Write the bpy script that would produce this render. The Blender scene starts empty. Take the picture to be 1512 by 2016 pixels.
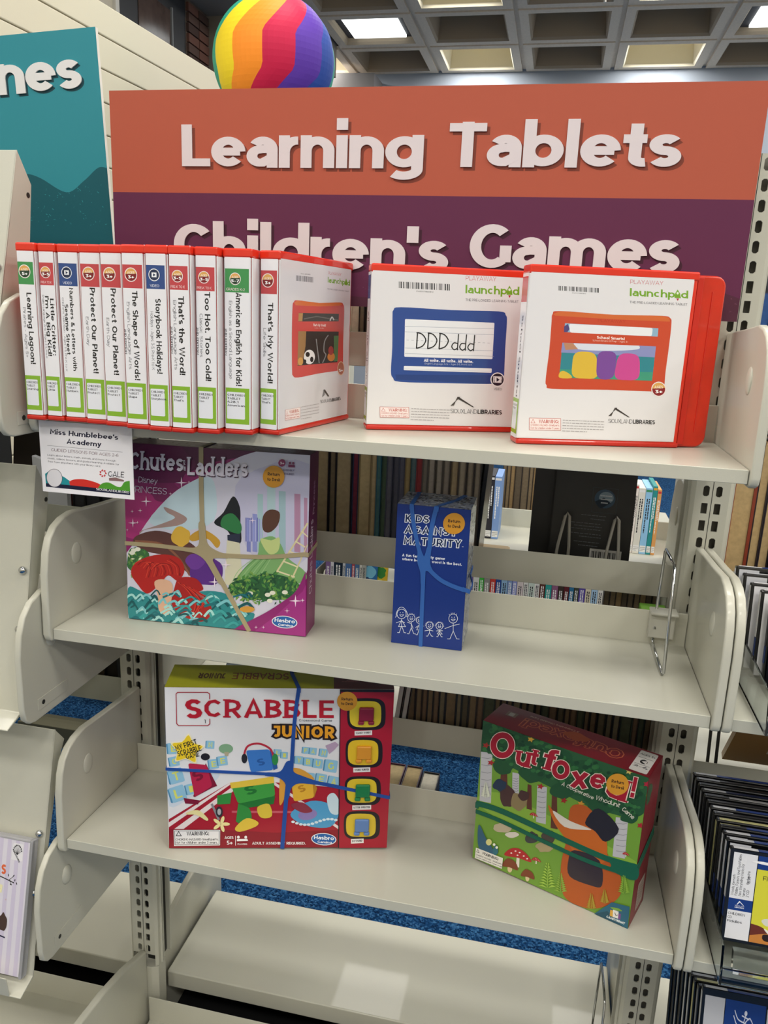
import bpy, bmesh, math, random
from mathutils import Vector, Matrix, geometry
random.seed(7)
SC = bpy.context.scene
COL = SC.collection
PI = math.pi

# ---------------------------------------------------------------- camera
def cam_basis(yaw, pitch, roll):
    f = Vector((math.sin(yaw)*math.cos(pitch), math.cos(yaw)*math.cos(pitch), -math.sin(pitch)))
    r = Vector((math.cos(yaw), -math.sin(yaw), 0.0))
    u = r.cross(f)
    return r*math.cos(roll)+u*math.sin(roll), -r*math.sin(roll)+u*math.cos(roll), f
cd = bpy.data.cameras.new('camera')
cam = bpy.data.objects.new('camera', cd)
COL.objects.link(cam)
r_, u_, f_ = cam_basis(-.2024, .2449, .0424)
m = Matrix.Identity(4)
for i in range(3):
    m[i][0], m[i][1], m[i][2] = r_[i], u_[i], -f_[i]
m.translation = (.2227, -1.1711, 1.553)
cam.matrix_world = m
cd.sensor_fit = 'VERTICAL'
cd.sensor_height = 36.0
cd.lens = 36.0*1555.34/2016
cd.clip_start = .02
cd.clip_end = 60
SC.camera = cam

# ---------------------------------------------------------------- world, lights, exposure
w = bpy.data.worlds.new('world'); SC.world = w; w.use_nodes = True
w.node_tree.nodes['Background'].inputs[0].default_value = (.9, .95, 1, 1)
w.node_tree.nodes['Background'].inputs[1].default_value = .3
SC.view_settings.view_transform = 'Standard'
SC.view_settings.look = 'None'
SC.view_settings.gamma = 1
SC.view_settings.use_curve_mapping = False
SC.view_settings.exposure = 0.0
CEIL = 3.8          # underside of the waffle ribs
CPX, CPY = .79, .777   # coffer pitch
CX0, CY0 = -.70, 6.67  # centre of one lit coffer
def area(x, y, z, sx, sy, e, col=(1, .97, .92), rot=(0, 0, 0)):
    l = bpy.data.lights.new('ceiling_lamp', 'AREA'); l.shape = 'RECTANGLE'
    l.size, l.size_y, l.energy, l.color = sx, sy, e, col
    o = bpy.data.objects.new('ceiling_lamp', l); o.location = (x, y, z); o.rotation_euler = rot
    COL.objects.link(o); return o
LP = 12.5
for i in range(-2, 4):
    for j in range(-7, 1):
        # fluorescent fittings sit in every second coffer each way
        area(CX0+2*i*CPX, CY0+2*j*CPY, CEIL+.02, .5, .5, LP*(1.75 if j <= -6 else 1.2 if j == -5 else 1.5 if j >= -4 and j <= -3 else 1.0))

# ---------------------------------------------------------------- materials
def lin(c):
    return c/12.92 if c <= .04045 else ((c+.055)/1.055)**2.4
def hexc(h):
    h = h.lstrip('#')
    if len(h) == 3: h = ''.join(c+c for c in h)
    return tuple(lin(int(h[i:i+2], 16)/255) for i in (0, 2, 4))
MATS = {}
def mat(name, col, rough=.5, metal=0, coat=0, spec=.5, noise=0, nscale=40, bump=0, alpha=1, trans=0, emit=0, ior=1.45):
    if name in MATS: return MATS[name]
    mt = bpy.data.materials.new(name); mt.use_nodes = True
    nt = mt.node_tree; b = nt.nodes['Principled BSDF']
    c = hexc(col) if isinstance(col, str) else col
    b.inputs['Base Color'].default_value = (*c, 1)
    b.inputs['Roughness'].default_value = rough
    b.inputs['Metallic'].default_value = metal
    b.inputs['Coat Weight'].default_value = coat
    b.inputs['Specular IOR Level'].default_value = spec
    b.inputs['IOR'].default_value = ior
    b.inputs['Alpha'].default_value = alpha
    b.inputs['Transmission Weight'].default_value = trans
    if emit:
        b.inputs['Emission Color'].default_value = (*c, 1)
        b.inputs['Emission Strength'].default_value = emit
    if noise or bump:
        tc = nt.nodes.new('ShaderNodeTexCoord'); n = nt.nodes.new('ShaderNodeTexNoise')
        n.inputs['Scale'].default_value = nscale; n.inputs['Detail'].default_value = 6
        nt.links.new(tc.outputs['Object'], n.inputs['Vector'])
        if noise:
            r = nt.nodes.new('ShaderNodeValToRGB')
            r.color_ramp.elements[0].position = .3; r.color_ramp.elements[1].position = .7
            r.color_ramp.elements[0].color = (*[max(0, x*(1-noise)) for x in c], 1)
            r.color_ramp.elements[1].color = (*[min(1, x*(1+noise)) for x in c], 1)
            nt.links.new(n.outputs['Fac'], r.inputs['Fac']); nt.links.new(r.outputs['Color'], b.inputs['Base Color'])
        if bump:
            bp = nt.nodes.new('ShaderNodeBump'); bp.inputs['Strength'].default_value = bump
            bp.inputs['Distance'].default_value = .002
            nt.links.new(n.outputs['Fac'], bp.inputs['Height']); nt.links.new(bp.outputs['Normal'], b.inputs['Normal'])
    MATS[name] = mt; return mt
STEEL = mat('painted_steel', '#c0bfb1', .36, coat=.15, bump=.06, nscale=900)
STEEL_D = mat('painted_steel_shade', '#b9b5a8', .4)
DARK = mat('dark_metal', '#23231f', .5)
CHROME = mat('chrome', '#c4c6c8', .12, metal=1)
BLACKW = mat('black_wire', '#0c0c0c', .35)
GREYW = mat('grey_wire', '#a9a79f', .4)
REDP = mat('red_plastic', '#e0301a', .25, coat=.5)
REDP2 = mat('red_plastic_deep', '#c8220f', .3, coat=.4)
PAPER_W = mat('white_card', '#e2e0e2', .35)
WHITE = mat('white_plastic', '#e6e4dc', .4)
BLACKP = mat('black_plastic', '#0d0e10', .22, coat=.4)
ACR = mat('clear_acrylic', '#f4f8f8', .04, trans=1, ior=1.35)
PAGES = mat('book_pages', '#c9b68d', .8, noise=.12, nscale=120)
PAGESW = mat('book_pages_white', '#dcd6c2', .8, noise=.08, nscale=120)

def attr_mat(name, rough, coat=0, spec=.5):
    mt = bpy.data.materials.new(name); mt.use_nodes = True
    nt = mt.node_tree; b = nt.nodes['Principled BSDF']
    a = nt.nodes.new('ShaderNodeVertexColor'); a.layer_name = 'Col'
    nt.links.new(a.outputs['Color'], b.inputs['Base Color'])
    b.inputs['Roughness'].default_value = rough; b.inputs['Coat Weight'].default_value = coat
    b.inputs['Specular IOR Level'].default_value = spec
    MATS[name] = mt; return mt
INK = attr_mat('printed_ink', .42, .08)
INKG = attr_mat('printed_ink_glossy', .25, .3)
INKM = attr_mat('printed_ink_matt', .6, 0, .3)

# ---------------------------------------------------------------- mesh helpers
class M:
    def __init__(s): s.v = []; s.f = []; s.mi = []; s.c = []
    def add(s, vs, fs, mi=0, col=None):
        b = len(s.v); s.v += [tuple(p) for p in vs]
        for f in fs:
            s.f.append([b+i for i in f]); s.mi.append(mi); s.c.append(col)
    def box(s, x0, x1, y0, y1, z0, z1, mi=0, col=None):
        vs = [(x, y, z) for z in (z0, z1) for x, y in ((x0, y0), (x1, y0), (x1, y1), (x0, y1))]
        s.add(vs, [(3, 2, 1, 0), (4, 5, 6, 7), (0, 1, 5, 4), (1, 2, 6, 5), (2, 3, 7, 6), (3, 0, 4, 7)], mi, col)
    def prism(s, poly, ax, a, b, mi=0, col=None):
        """extrude a 2D polygon along an axis; x: (y,z)  y: (x,z)  z: (x,y)"""
        def P(p, t):
            return {'x': (t, p[0], p[1]), 'y': (p[0], t, p[1]), 'z': (p[0], p[1], t)}[ax]
        n = len(poly); ar = sum(poly[i][0]*poly[(i+1) % n][1]-poly[(i+1) % n][0]*poly[i][1] for i in range(n))
        if (ar < 0) != (ax == 'y'): poly = poly[::-1]
        vs = [P(p, a) for p in poly]+[P(p, b) for p in poly]
        fs = [tuple(range(n))[::-1], tuple(range(n, 2*n))]+[(i, (i+1) % n, n+(i+1) % n, n+i) for i in range(n)]
        s.add(vs, fs, mi, col)
    def tube(s, pts, r, n=8, mi=0, closed=False):
        pts = [Vector(p) for p in pts]; k = len(pts); up = Vector((.3, .2, .93)).normalized(); rings = []
        for i, p in enumerate(pts):
            a = pts[i-1] if (i > 0 or closed) else p; b = pts[(i+1) % k] if (i < k-1 or closed) else p
            t = (b-a).normalized(); x = t.cross(up)
            if x.length < 1e-4: x = t.cross(Vector((1, 0, 0)))
            x.normalize(); y = x.cross(t)
            rings.append([p+x*r*math.cos(2*PI*j/n)+y*r*math.sin(2*PI*j/n) for j in range(n)])
        vs = [q for R in rings for q in R]; fs = []
        for i in range(k if closed else k-1):
            i2 = (i+1) % k
            for j in range(n):
                fs.append((i*n+j, i*n+(j+1) % n, i2*n+(j+1) % n, i2*n+j))
        if not closed: fs += [tuple(range(n))[::-1], tuple((k-1)*n+j for j in range(n))]
        s.add(vs, fs, mi)
    def ellipsoid(s, c, rx, ry, rz, nu=16, nv=10, mi=0):
        vs = []; fs = []
        for i in range(nv+1):
            t = PI*i/nv
            for j in range(nu):
                a = 2*PI*j/nu; vs.append((c[0]+rx*math.sin(t)*math.cos(a), c[1]+ry*math.sin(t)*math.sin(a), c[2]+rz*math.cos(t)))
        for i in range(nv):
            for j in range(nu): fs.append((i*nu+j, (i+1)*nu+j, (i+1)*nu+(j+1) % nu, i*nu+(j+1) % nu))
        s.add(vs, fs, mi)
    def cyl(s, p0, p1, r, n=12, mi=0): s.tube([p0, p1], r, n, mi)
    def mesh(s, name, mats):
        me = bpy.data.meshes.new(name); me.from_pydata(s.v, [], s.f)
        for mt in (mats if isinstance(mats, (list, tuple)) else [mats]): me.materials.append(mt)
        me.polygons.foreach_set('material_index', s.mi)
        if any(c is not None for c in s.c):
            at = me.color_attributes.new('Col', 'FLOAT_COLOR', 'CORNER')
            buf = []
            for f, c in zip(s.f, s.c): buf += [*(c or (1, 1, 1)), 1]*len(f)
            at.data.foreach_set('color', buf)
        me.update(); return me
    def build(s, name, mats, parent=None, bevel=0, seg=2, smooth=False, loc=None):
        o = bpy.data.objects.new(name, s.mesh(name, mats)); COL.objects.link(o)
        if parent: o.parent = parent
        if loc: o.location = loc
        if bevel:
            b = o.modifiers.new('bevel', 'BEVEL'); b.width = bevel; b.segments = seg; b.limit_method = 'ANGLE'; b.angle_limit = .6
            b.harden_normals = False
        if smooth or (bevel and seg >= 3):
            for p in o.data.polygons: p.use_smooth = True
        if bevel and seg >= 3:
            wn = o.modifiers.new('normals', 'WEIGHTED_NORMAL'); wn.weight = 80; wn.keep_sharp = False
        return o
def tag(o, label=None, cat=None, group=None, kind=None):
    if label: o['label'] = label
    if cat: o['category'] = cat
    if group: o['group'] = group
    if kind: o['kind'] = kind
    return o
def thing(name, label, cat, loc=(0, 0, 0), rz=0, group=None, rx=0, ry=0):
    o = bpy.data.objects.new(name, None); COL.objects.link(o); o.empty_display_size = .05
    o.location = loc; o.rotation_euler = (rx, ry, rz)
    return tag(o, label, cat, group)
def kids_of(o): return [c for c in COL.objects if c.parent == o]
def copy_tree(o, parent=None):
    c = o.copy(); COL.objects.link(c); c.parent = parent
    for ch in list(o.children): copy_tree(ch, c)
    return c
def struct(o): o['kind'] = 'structure'; return o

# ---------------------------------------------------------------- stroke font (geometric sans)
def el(cx, cy, rx, ry, a0=0, a1=360, q=1.0):
    n = max(3, int(abs(a1-a0)/90*4*q))
    return [(cx+rx*math.cos(math.radians(a0+(a1-a0)*i/n)), cy+ry*math.sin(math.radians(a0+(a1-a0)*i/n))) for i in range(n+1)]
XH = .74
def glyph(c, w, q=1.0):
    h = w/2; X = XH; A = 1.05; E = lambda *a: el(*a, q=q)
    def bowl(W): return E(W/2, X/2, W/2-h, X/2-h)
    def arch(x0, W, y0=0, y1=X): # arch springing from stem x0
        r = (W-w)/2; return E(x0+h+r, y1-h-r*.95, r, r*.95, 180, 0)+[(x0+W-h, y0)]
    if c == ' ': return .34, []
    if c == 'a':
        W = .68; return W, [[(W-h, 0), (W-h, X-h-.2)]+E(W/2+.02, X-h-.2, W/2-h-.02, .2, 0, 148)[1:], [(W-h, .43)]+[(W*.5, .43)]+E(W*.42, .215+h*.45, W*.42-h, .215-h*.55, 90, 270)+[(W*.52, h), (W-h, h+.12)]]
    if c == 'b': W = .78; return W, [bowl(W), [(h, 0), (h, A)]]
    if c == 'c': W = .68; return W, [E(W/2+.02, X/2, W/2-h+.02, X/2-h, 48, 312)]
    if c == 'd': W = .78; return W, [bowl(W), [(W-h, 0), (W-h, A)]]
    if c == 'e': W = .76; return W, [[(h, X/2), (W-h, X/2)], E(W/2, X/2, W/2-h, X/2-h, 0, 318)]
    if c == 'f': W = .46; return W, [[(.14+h, 0), (.14+h, .84)]+E(.14+h+.2, .84, .2, A-h-.84, 180, 80)[1:], [(0, X-h), (W-.03, X-h)]]
    if c == 'g': W = .78; return W, [bowl(W), [(W-h, X), (W-h, -.02)]+E(W/2, -.02, W/2-h, .26-h, 0, -140)[1:]]
    if c == 'h': W = .72; return W, [[(h, 0), (h, A)], arch(0, W)]
    if c == 'i': W = w+.02; return W, [[(W/2, 0), (W/2, X)], [(W/2, X+.12), (W/2, X+.12+w*1.1)]]
    if c == 'j': W = w+.06; return W, [[(W/2, X), (W/2, -.12), (W/2-.12, -.2)], [(W/2, X+.12), (W/2, X+.12+w*1.1)]]
    if c == 'k': W = .68; return W, [[(h, 0), (h, A)], [(W-h, X-.02), (h, .26)], [(W*.42, .42), (W-h*.9, 0)]]
    if c == 'l': W = w+.02; return W, [[(W/2, 0), (W/2, A)]]
    if c == 'm': W = 1.14; return W, [[(h, 0), (h, X)], arch(0, (W+w)/2), arch((W-w)/2, (W+w)/2)]
    if c == 'n': W = .72; return W, [[(h, 0), (h, X)], arch(0, W)]
    if c == 'o': W = .8; return W, [bowl(W)]
    if c == 'p': W = .78; return W, [bowl(W), [(h, X), (h, -.27)]]
    if c == 'q': W = .78; return W, [bowl(W), [(W-h, X), (W-h, -.27)]]
    if c == 'r': W = .44; return W, [[(h, 0), (h, X)], E(h+.27, X-h-.27, .27, .27, 180, 85)]
    if c == 's':
        W = .6; r = (X-w)/4; return W, [E(W/2, X-h-r, W/2-h, r, 32, 262)+E(W/2, h+r, W/2-h, r, 82, -150)[0:]]
    if c == 't': W = .46; return W, [[(.12+h, .94), (.12+h, .17+h*.4)]+E(.12+h+.16, .17+h*.4, .16, .17-h*.6, 180, 285)[1:], [(0, X-h), (W-.02, X-h)]]
    if c == 'u': W = .72; r = W/2-h; return W, [[(h, X), (h, h+r)]+E(h+r, h+r*.95, r, r*.95, 180, 360)[1:], [(W-h, 0), (W-h, X)]]
    if c == 'v': W = .7; return W, [[(h*.9, X), (W/2, h*.6), (W-h*.9, X)]]
    if c == 'w': W = 1.06; return W, [[(h*.9, X), (W*.28, h*.6), (W/2, X-h*.5), (W*.72, h*.6), (W-h*.9, X)]]
    if c == 'x': W = .68; return W, [[(h*.9, X), (W-h*.9, 0)], [(W-h*.9, X), (h*.9, 0)]]
    if c == 'y': W = .7; return W, [[(h*.9, X), (W/2+.01, .04)], [(W-h*.9, X), (W*.34, -.18), (.06, -.2)]]
    if c == 'z': W = .6; return W, [[(0, X-h), (W-h, X-h), (h, h), (W, h)]]
    if c == 'A': W = .9; return W, [[(h*.95, 0), (W/2, 1-h*.5), (W-h*.95, 0)], [(W*.2, .28), (W*.8, .28)]]
    if c == 'B': W = .76; return W, [[(h, 0), (h, 1)], [(h, 1-h), (W*.5, 1-h)]+E(W*.5, .75-h*.25, W*.43-h, .25-h*.75, 90, -90)+[(h, .52)], [(W*.5, .52)]+E(W*.52, .26+h*.25, W*.48-h, .26-h*.75, 90, -90)+[(h, h)]]
    if c == 'C' or c == 'G':
        W = .86; P = [E(W/2+.03, .5, W/2-h+.03, .5-h, 42, 318)]
        if c == 'G': P = [E(W/2+.03, .5, W/2-h+.03, .5-h, 48, 310), [(W-h, .16), (W-h, .52)]]
        return W, P
    if c == 'D': W = .86; return W, [[(h, 0), (h, 1)], [(h, 1-h), (W*.42, 1-h)]+E(W*.42, .5, W*.58-h, .5-h, 90, -90)[1:]+[(h, h)]]
    if c == 'E': W = .68; return W, [[(W, 1-h), (h, 1-h), (h, h), (W, h)], [(h, .5), (W*.9, .5)]]
    if c == 'F': W = .66; return W, [[(W, 1-h), (h, 1-h), (h, 0)], [(h, .47), (W*.9, .47)]]
    if c == 'H': W = .82; return W, [[(h, 0), (h, 1)], [(W-h, 0), (W-h, 1)], [(h, .5), (W-h, .5)]]
    if c == 'I': W = w+.02; return W, [[(W/2, 0), (W/2, 1)]]
    if c == 'J': W = .58; return W, [[(.05, 1-h), (W-h, 1-h), (W-h, .3)]+E(W/2-.02, .3, W/2-h+.02, .3-h, 0, -140)[1:]]
    if c == 'K': W = .78; return W, [[(h, 0), (h, 1)], [(W-h*.8, 1), (h, .36)], [(W*.42, .52), (W-h*.7, 0)]]
    if c == 'L': W = .64; return W, [[(h, 1), (h, h), (W, h)]]
    if c == 'M': W = .96; return W, [[(h, 0), (h, 1-h*.3), (W/2, .36), (W-h, 1-h*.3), (W-h, 0)]]
    if c == 'N': W = .84; return W, [[(h, 0), (h, 1-h*.3), (W-h, h*.3), (W-h, 1)]]
    if c == 'O' or c == 'Q': W = .96; return W, [E(W/2, .5, W/2-h, .5-h)]+([[(W*.6, .25), (W*.95, -.05)]] if c == 'Q' else [])
    if c == 'P': W = .74; return W, [[(h, 0), (h, 1)], [(h, 1-h), (W*.5, 1-h)]+E(W*.5, .68-h*.2, W*.5-h, .32-h*.8, 90, -90)+[(h, .36)]]
    if c == 'R': W = .78; return W, [[(h, 0), (h, 1)], [(h, 1-h), (W*.5, 1-h)]+E(W*.5, .68-h*.2, W*.48-h, .32-h*.8, 90, -90)+[(h, .36)], [(W*.5, .4), (W-h*.8, 0)]]
    if c == 'S':
        W = .72; r = (1-w)/4; return W, [E(W/2, 1-h-r, W/2-h, r, 30, 262)+E(W/2, h+r, W/2-h, r, 82, -150)]
    if c == 'T': W = .74; return W, [[(0, 1-h), (W, 1-h)], [(W/2, 1), (W/2, 0)]]
    if c == 'U': W = .82; r = W/2-h; return W, [[(h, 1), (h, .38)]+E(W/2, .38, r, .38-h, 180, 360)[1:]+[(W-h, 1)]]
    if c == 'V': W = .86; return W, [[(h*.9, 1), (W/2, h*.5), (W-h*.9, 1)]]
    if c == 'W': W = 1.26; return W, [[(h*.9, 1), (W*.27, h*.5), (W/2, 1-h*.4), (W*.73, h*.5), (W-h*.9, 1)]]
    if c == 'X': W = .8; return W, [[(h*.9, 1), (W-h*.9, 0)], [(W-h*.9, 1), (h*.9, 0)]]
    if c == 'Y': W = .8; return W, [[(h*.9, 1), (W/2, .4), (W-h*.9, 1)], [(W/2, .42), (W/2, 0)]]
    if c == 'Z': W = .74; return W, [[(0, 1-h), (W-h, 1-h), (h, h), (W, h)]]
    if c == '0': W = .78; return W, [E(W/2, .5, W/2-h, .5-h)]
    if c == '1': W = .42; return W, [[(0, 1-h), (W-h, 1-h), (W-h, 0)]]
    if c == '2': W = .66; return W, [E(W/2, 1-h-.24, W/2-h, .24, 155, -35)+[(h*1.2, h), (W, h)]]
    if c == '3': W = .66; return W, [[(.05, 1-h), (W-h*1.5, 1-h), (W*.45, .6)]+E(W/2-.02, .3, W/2-h+.02, .3-h, 80, -150)]
    if c == '4': W = .74; return W, [[(W*.55, 1), (h, .28), (W, .28)], [(W*.7, .5), (W*.7, 0)]]
    if c == '5': W = .66; return W, [[(W-.05, 1-h), (.1+h, 1-h), (h+.07, .55)]+E(W/2-.02, .31, W/2-h+.02, .31-h, 95, -150)]
    if c == '6': W = .7; return W, [E(W/2, .31, W/2-h, .31-h), [(h, .31), (h+.02, .6), (.3, 1-h), (W-.1, 1-h)]]
    if c == '7': W = .66; return W, [[(0, 1-h), (W-h, 1-h), (.2, 0)]]
    if c == '8': W = .72; return W, [E(W/2, .28, W/2-h, .28-h*.8), E(W/2, .76, W/2-h-.03, .24-h*.9)]
    if c == '9': W = .7; return W, [E(W/2, .69, W/2-h, .31-h), [(W-h, .69), (W-h, .4), (W*.5, h), (.1, h)]]
    if c == '.': W = w+.04; return W, [[(W/2, 0), (W/2, w*1.1)]]
    if c == ',': W = w+.04; return W, [[(W/2, w*1.1), (W/2, 0), (W/2-.06, -.12)]]
    if c == '!': W = w+.04; return W, [[(W/2, 0), (W/2, w*1.1)], [(W/2, .3), (W/2, 1)]]
    if c in "'’": W = w*.9; return W, [[(W/2, .66), (W/2, 1.02)]]
    if c == ':': W = w+.04; return W, [[(W/2, 0), (W/2, w*1.1)], [(W/2, .5), (W/2, .5+w*1.1)]]
    if c in '-–': W = .4; return W, [[(.02, .36), (W-.02, .36)]]
    if c == '—': W = .7; return W, [[(.02, .36), (W-.02, .36)]]
    if c == '+': W = .6; return W, [[(0, .4), (W, .4)], [(W/2, .1), (W/2, .7)]]
    if c == '&': W = .84; return W, [[(W-.02, 0), (.24, .66)]+E(.38, .79, .15, .21-h, 190, -10)+[(.16, .36)]+E(.34, .28, .34-h, .28-h, 170, 300)+[(W-.05, .42)]]
    if c == '/': W = .5; return W, [[(0, 0), (W, 1)]]
    return .5, [[(0, .36), (.4, .36)]]
def ribbon(pts, w, ext=0, k=1.0):
    if k != 1.0:
        l, r = ribbon([(a[0], a[1]/k) for a in pts], w, ext)
        return [Vector((a.x, a.y*k)) for a in l], [Vector((a.x, a.y*k)) for a in r]
    """quads along a polyline with mitred joints"""
    n = len(pts); closed = n > 3 and abs(pts[0][0]-pts[-1][0])+abs(pts[0][1]-pts[-1][1]) < 1e-6
    P = [Vector(p) for p in pts]
    if ext and not closed:
        P[0] = P[0]+(P[0]-P[1]).normalized()*ext; P[-1] = P[-1]+(P[-1]-P[-2]).normalized()*ext
    L = []; R = []
    for i in range(n):
        a = (P[i]-P[i-1]) if i > 0 else ((P[0]-P[-2]) if closed else (P[1]-P[0]))
        b = (P[i+1]-P[i]) if i < n-1 else ((P[1]-P[0]) if closed else (P[-1]-P[-2]))
        if a.length < 1e-9: a = b
        if b.length < 1e-9: b = a
        a = a.normalized(); b = b.normalized(); t = a+b
        if t.length < .3: t = b.copy()
        t.normalize(); nrm = Vector((-t.y, t.x)); k = 1/max(.5, abs(nrm.dot(Vector((-b.y, b.x)))))
        L.append(P[i]+nrm*w/2*k); R.append(P[i]-nrm*w/2*k)
    return L, R
def text_layout(s, w, track=.07, q=1.0, serif=False):
    x = 0; out = []
    for c in s:
        W, pl = glyph(c, w, q)
        if serif and c.isalpha():
            sf = []; t = w*.42; e = w*.75
            for p in pl:
                for a, b in ((p[0], p[1]), (p[-1], p[-2])):
                    if abs(a[0]-b[0]) < .35*abs(a[1]-b[1])+1e-6 and len(p) < 12:
                        y = a[1]+(t/2 if b[1] > a[1] else -t/2)
                        sf.append([(a[0]-w/2-e*.55, y), (a[0]+w/2+e*.55, y), 'S'])
            pl = pl+sf
        out.append((c, x, W, pl)); x += W+track
    return out, x-track
def smooth(pts, n=5, closed=False):
    k = len(pts); out = []
    g = (lambda i: pts[i % k]) if closed else (lambda i: pts[max(0, min(k-1, i))])
    for i in range(k if closed else k-1):
        p0, p1, p2, p3 = g(i-1), g(i), g(i+1), g(i+2)
        for j in range(n):
            t = j/n
            out.append(tuple(.5*(2*p1[a]+(p2[a]-p0[a])*t+(2*p0[a]-5*p1[a]+4*p2[a]-p3[a])*t*t+(3*p1[a]-p0[a]-3*p2[a]+p3[a])*t**3) for a in (0, 1)))
    if not closed: out.append(tuple(pts[-1]))
    return out

class Print:
    """flat artwork: layered coloured shapes on a W x H card (metres), drawn in sheet units given by its four corners TL,TR,BR,BL"""
    def __init__(s, W, H, corners=None, z0=.0002, dz=8e-6):
        s.W, s.H = W, H; s.m = M(); s.z = z0; s.dz = dz
        c = corners or [(0, 0), (W*1000, 0), (W*1000, H*1000), (0, H*1000)]
        # homography from the unit square, inverted
        (x0, y0), (x1, y1), (x2, y2), (x3, y3) = c
        dx1, dx2, sx = x1-x2, x3-x2, x0-x1+x2-x3
        dy1, dy2, sy = y1-y2, y3-y2, y0-y1+y2-y3
        den = dx1*dy2-dx2*dy1
        g = (sx*dy2-dx2*sy)/den; h = (dx1*sy-sx*dy1)/den
        s.hm = Matrix(((x1-x0+g*x1, x3-x0+h*x3, x0), (y1-y0+g*y1, y3-y0+h*y3, y0), (g, h, 1))).inverted()
    def uv(s, p):
        q = s.hm @ Vector((p[0], p[1], 1)); return (q[0]/q[2]*s.W, (1-q[1]/q[2])*s.H)
    def q(s, u, v):
        """sheet units of a fraction u,v of the card"""
        i = s.hm.inverted() @ Vector((u, v, 1)); return (i[0]/i[2], i[1]/i[2])
    def face(s, uvs, col):
        uvs = [(min(max(u, 0), s.W), min(max(v, 0), s.H)) for u, v in uvs]
        a = sum(uvs[i][0]*uvs[(i+1) % len(uvs)][1]-uvs[(i+1) % len(uvs)][0]*uvs[i][1] for i in range(len(uvs)))
        if abs(a) < 1e-11: return
        if a < 0: uvs = uvs[::-1]
        s.m.add([(u, -s.z, v) for u, v in uvs], [tuple(range(len(uvs)))], 0, hexc(col) if isinstance(col, str) else col)
    def fill(s, col): s.face([(0, 0), (s.W, 0), (s.W, s.H), (0, s.H)], col); s.z += s.dz
    def P(s, pts, col): s.face([s.uv(p) for p in pts], col); s.z += s.dz
    def E(s, cx, cy, rx, ry, col, n=24, rot=0, a0=0, a1=360):
        c, d = math.cos(math.radians(rot)), math.sin(math.radians(rot))
        pts = []
        for i in range(n):
            t = math.radians(a0+(a1-a0)*i/(n if a1-a0 == 360 else n-1)); x, y = rx*math.cos(t), ry*math.sin(t)
            pts.append((cx+x*c-y*d, cy+x*d+y*c))
        s.P(pts, col)
    def L(s, pts, w, col, closed=False, ext=0):
        if closed: pts = list(pts)+[pts[0]]
        l, r = ribbon(pts, w, ext)
        for i in range(len(l)-1): s.face([s.uv(l[i]), s.uv(l[i+1]), s.uv(r[i+1]), s.uv(r[i])], col)
        s.z += s.dz
    def RR(s, pts4, r, col, n=4):
        """rounded quad through four sheet corners TL,TR,BR,BL"""
        s.P(rquad(pts4, r, n), col)
    def T(s, txt, p0, p1, H, col, wt=.2, dw=None, track=.07, q=.6, up=None, serif=False, thin=None, dx=0, dy=0):
        """text whose baseline runs p0 -> p1 (sheet units), cap height H"""
        lay, Wd = text_layout(txt, wt, track, q, serif)
        p0 = Vector((p0[0]+dx, p0[1]+dy)); p1 = Vector((p1[0]+dx, p1[1]+dy)); d = (p1-p0); ln = d.length
        if ln < 1e-6: return
        d = d/Wd; u = Vector(up) if up else Vector((d.y, -d.x)).normalized()*H
        if up: u = u.normalized()*H
        z0 = s.z
        for c, x, W, pl in lay:
            for p in pl:
                s.z += s.dz*.15
                ser = p[-1] == 'S'
                if ser: p = p[:-1]
                l, r = ribbon(p, (wt*.42 if ser else (dw or wt)), ext=((dw-wt)/2 if dw else 0), k=(1 if ser or wt < .15 else .8))
                f = lambda g: s.uv(p0+d*(x+g.x)+u*g.y)
                s.z += s.dz*.12
                for i in range(len(l)-1): s.z += 1e-7; s.face([f(l[i]), f(l[i+1]), f(r[i+1]), f(r[i])], col)
                s.z -= s.dz*.12
            s.z = z0
        s.z += s.dz
    def bars(s, a, b, c, n, col='#333333', seed=1):
        """barcode between TL a, TR b, height vector c"""
        rg = random.Random(seed); t = 0; a = Vector(a); b = Vector(b); c = Vector(c)
        ws = [rg.choice((1, 1, 2, 3)) for _ in range(2*n)]; tot = sum(ws)
        for i, k in enumerate(ws):
            if i % 2 == 0:
                p = a.lerp(b, t/tot); q = a.lerp(b, (t+k*.9)/tot); s.face([s.uv(p), s.uv(q), s.uv(q+c), s.uv(p+c)], col)
            t += k
        s.z += s.dz
    def lines(s, p0, p1, dv, n, w, col, seed=3, words=True):
        """rows of unreadably small print"""
        rg = random.Random(seed); p0 = Vector(p0); p1 = Vector(p1); dv = Vector(dv)
        for i in range(n):
            a = p0+dv*i; b = p1+dv*i; t = 0
            end = 1 if i < n-1 else .6
            while t < end:
                k = rg.uniform(.03, .1); t2 = min(end, t+k)
                l, r = ribbon([a.lerp(b, t), a.lerp(b, t2)], w); s.face([s.uv(l[0]), s.uv(l[1]), s.uv(r[1]), s.uv(r[0])], col); t = t2+.015
        s.z += s.dz
    def build(s, name, parent, mt=None, loc=None, rot=None):
        o = s.m.build(name, mt or INK, parent)
        if loc: o.location = loc
        if rot: o.rotation_euler = rot
        return o
def rquad(pts4, r, n=4):
    out = []
    for i in range(4):
        p = Vector(pts4[i]); a = Vector(pts4[i-1]); b = Vector(pts4[(i+1) % 4])
        pa = p+(a-p).normalized()*r; pb = p+(b-p).normalized()*r
        for j in range(n+1):
            t = j/n; out.append(tuple(pa*(1-t)**2+p*2*t*(1-t)+pb*t*t))
    return out
FLOOR = .09
RX0, RX1, RY0, RY1 = -5.2, 5.2, -5.6, 7.05
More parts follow.
